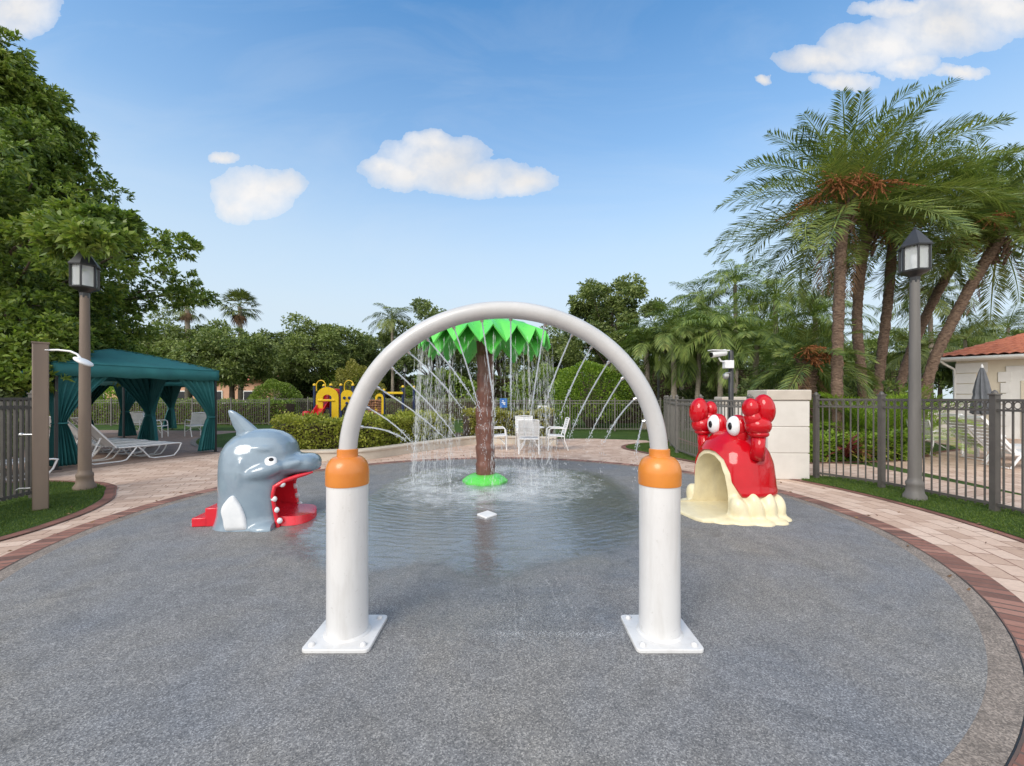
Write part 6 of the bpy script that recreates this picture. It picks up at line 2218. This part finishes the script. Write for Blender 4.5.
def fan_palm(label, px, ctr_py, Y, seed, L, blade, nf=30, mat='frond_far', e_lo=-60, dead=8):
    c = at(px, ctr_py, Y)
    g = np.random.default_rng(seed)
    t = thing('fan_palm', label, 'palm', (c.x, Y, 0), 0, 'fan palms against the sky')
    palm_trunk([(0, 0, 0), (0.1, 0, c.z * 0.5), (0, 0, c.z)], 0.2, 0.16, ridge=0.04).build('trunk', M['palm_grey'], t, 50)
    link('crown', quads_mesh('crown', fan_crown(g, nf, L, blade, R(e_lo), R(80)) + np.array([0, 0, c.z]), M[mat]), t, fix=False)
    link('dead_skirt', quads_mesh('dead_skirt', fan_crown(g, dead, L * 0.7, blade * 0.9, R(-85), R(-62)) + np.array([0, 0, c.z - 0.1]), M['dead_frond']), t, fix=False)
    return t


fan_palm('tall full fan palm standing clear above the oaks', 240, 307, 36, 401, 0.95, 1.0, 34, e_lo=-35, dead=5)
fan_palm('shaggy thin fan palm between the big tree and the full fan palm', 187, 303, 34, 402, 1.15, 0.75, 22, dead=7)

# ------------------------------------------------------------------ planting behind the right fence
def rosette(name, label, loc, n, L, w_, mat, seed, e_lo=0.3, e_hi=1.35, group=None):
    """arching strap leaves from one crown (bromeliad, croton, grass-like clump)"""
    g = np.random.default_rng(seed)
    V = []
    for k in range(n):
        az = k * 2.39996 + g.normal(0, 0.2)
        e = e_lo + (e_hi - e_lo) * g.random()
        l = L * g.uniform(0.7, 1.1)
        d = np.array([math.cos(az), math.sin(az), 0])
        s = np.array([-d[1], d[0], 0])
        p = [np.zeros(3)]
        for q in range(6):
            ee = e - 0.24 * q
            p.append(p[-1] + (d * math.cos(ee) + np.array([0, 0, math.sin(ee)])) * l / 6)
        ws = [0.5, 0.9, 1.0, 0.95, 0.75, 0.45, 0.05]
        for q in range(6):
            V.append([p[q] - s * w_ * ws[q] / 2, p[q + 1] - s * w_ * ws[q + 1] / 2, p[q + 1] + s * w_ * ws[q + 1] / 2, p[q] + s * w_ * ws[q] / 2])
    o = link(name, quads_mesh(name, np.array(V), M[mat]), fix=False, loc=loc)
    return tag(o, label, 'plant', group)


def cycad(label, loc, L, seed):
    g = np.random.default_rng(seed)
    q, st = palm_crown(g, 24, L, R(8), R(82), R(55), 44, L * 0.22, 0.02, vee=0.3, hang=0.1)
    o = link('cycad', quads_mesh('cycad', np.concatenate([q, st]), M['leaf_bright']), fix=False, loc=loc)
    return tag(o, label, 'plant', 'low palms behind the right fence')


v = at(874, 430, 10.8)
cycad('bright feathery low palm behind the fence left of the right lamp post', (v.x, 10.8, 0.45), 2.1, 501)
v = at(905, 430, 12.0)
cycad('feathery low palm mostly hidden by the right lamp post', (v.x, 12.0, 0.4), 2.0, 502)
v = at(836, 430, 11.9)
cycad('small feathery low palm at the foot of the tallest date palm', (v.x, 11.9, 0.35), 1.7, 503)
v = at(835, 430, 10.3); rosette('bromeliad', 'pale striped strap leaved plant just right of the white pillar', (v.x, 10.3, 0.1), 34, 0.95, 0.075, 'leaf_gold', 511)
v = at(866, 430, 10.35); rosette('bromeliad', 'pale striped strap leaved plant before the bright low palm', (v.x, 10.35, 0.1), 34, 0.9, 0.075, 'leaf_gold', 512)
v = at(895, 430, 10.9); rosette('bromeliad', 'yellow tinged strap leaved plant close to the right lamp post', (v.x, 10.9, 0.1), 34, 0.95, 0.07, 'leaf_gold', 513)
v = at(846, 430, 10.0); rosette('croton_plant', 'dark red leaved plant behind the fence right of the pillar', (v.x, 10.0, 0.1), 60, 0.8, 0.07, 'red_leaf', 514, 0.6, 1.5)
v = at(822, 430, 10.6); rosette('croton_plant', 'dark red leaved plant partly hidden by the white pillar', (v.x, 10.6, 0.1), 60, 0.9, 0.07, 'red_leaf', 515, 0.6, 1.5)
pts_h = [Vector((*gp(x, y), 0)) for x, y in ((806, 463), (835, 462), (868, 461), (900, 461), (925, 458))]
hedge('border_shrubs', 'low bright green shrub border behind the fence right of the pillar', 'hedge', pts_h, 0.8, 0.58, 0.02, 7500, 'leaf_bright', 0.1, 520)
bush('dark_shrub', 'dark understorey shrub among the date palm trunks', 'shrub', (11.6, 14.2, 0), 2.0, 1.4, 2.1, 6000, 'leaf_oak', 0.14, 521, rough=0.15)
bush('dark_shrub', 'dark understorey shrub behind the short stout palm', 'shrub', (9.6, 14.6, 0), 1.8, 1.2, 2.4, 6000, 'leaf_dark', 0.14, 522, rough=0.15)

# a few fallen leaves on the path and the pad
fl_r = np.random.default_rng(91)
n_f = 150
ang = fl_r.uniform(R(-60), R(215), n_f)
rad_ = fl_r.uniform(4.6, 6.2, n_f)
base_ = np.c_[PC[0] + rad_ * np.cos(ang), PC[1] + rad_ * np.sin(ang), np.full(n_f, 0.028)]
d_ = np.c_[fl_r.normal(0, 1, (n_f, 2)), fl_r.normal(0, 0.12, n_f)]
L_ = fl_r.uniform(0.03, 0.07, n_f)
o = link('fallen_leaves', quads_mesh('fallen_leaves', leaves(base_, d_, L_, L_ * 0.4, fl_r, 0.02), M['dead_frond']), fix=False)
tag(o, 'dry brown leaves fallen on the path round the pad', 'fallen leaves', kind='stuff')
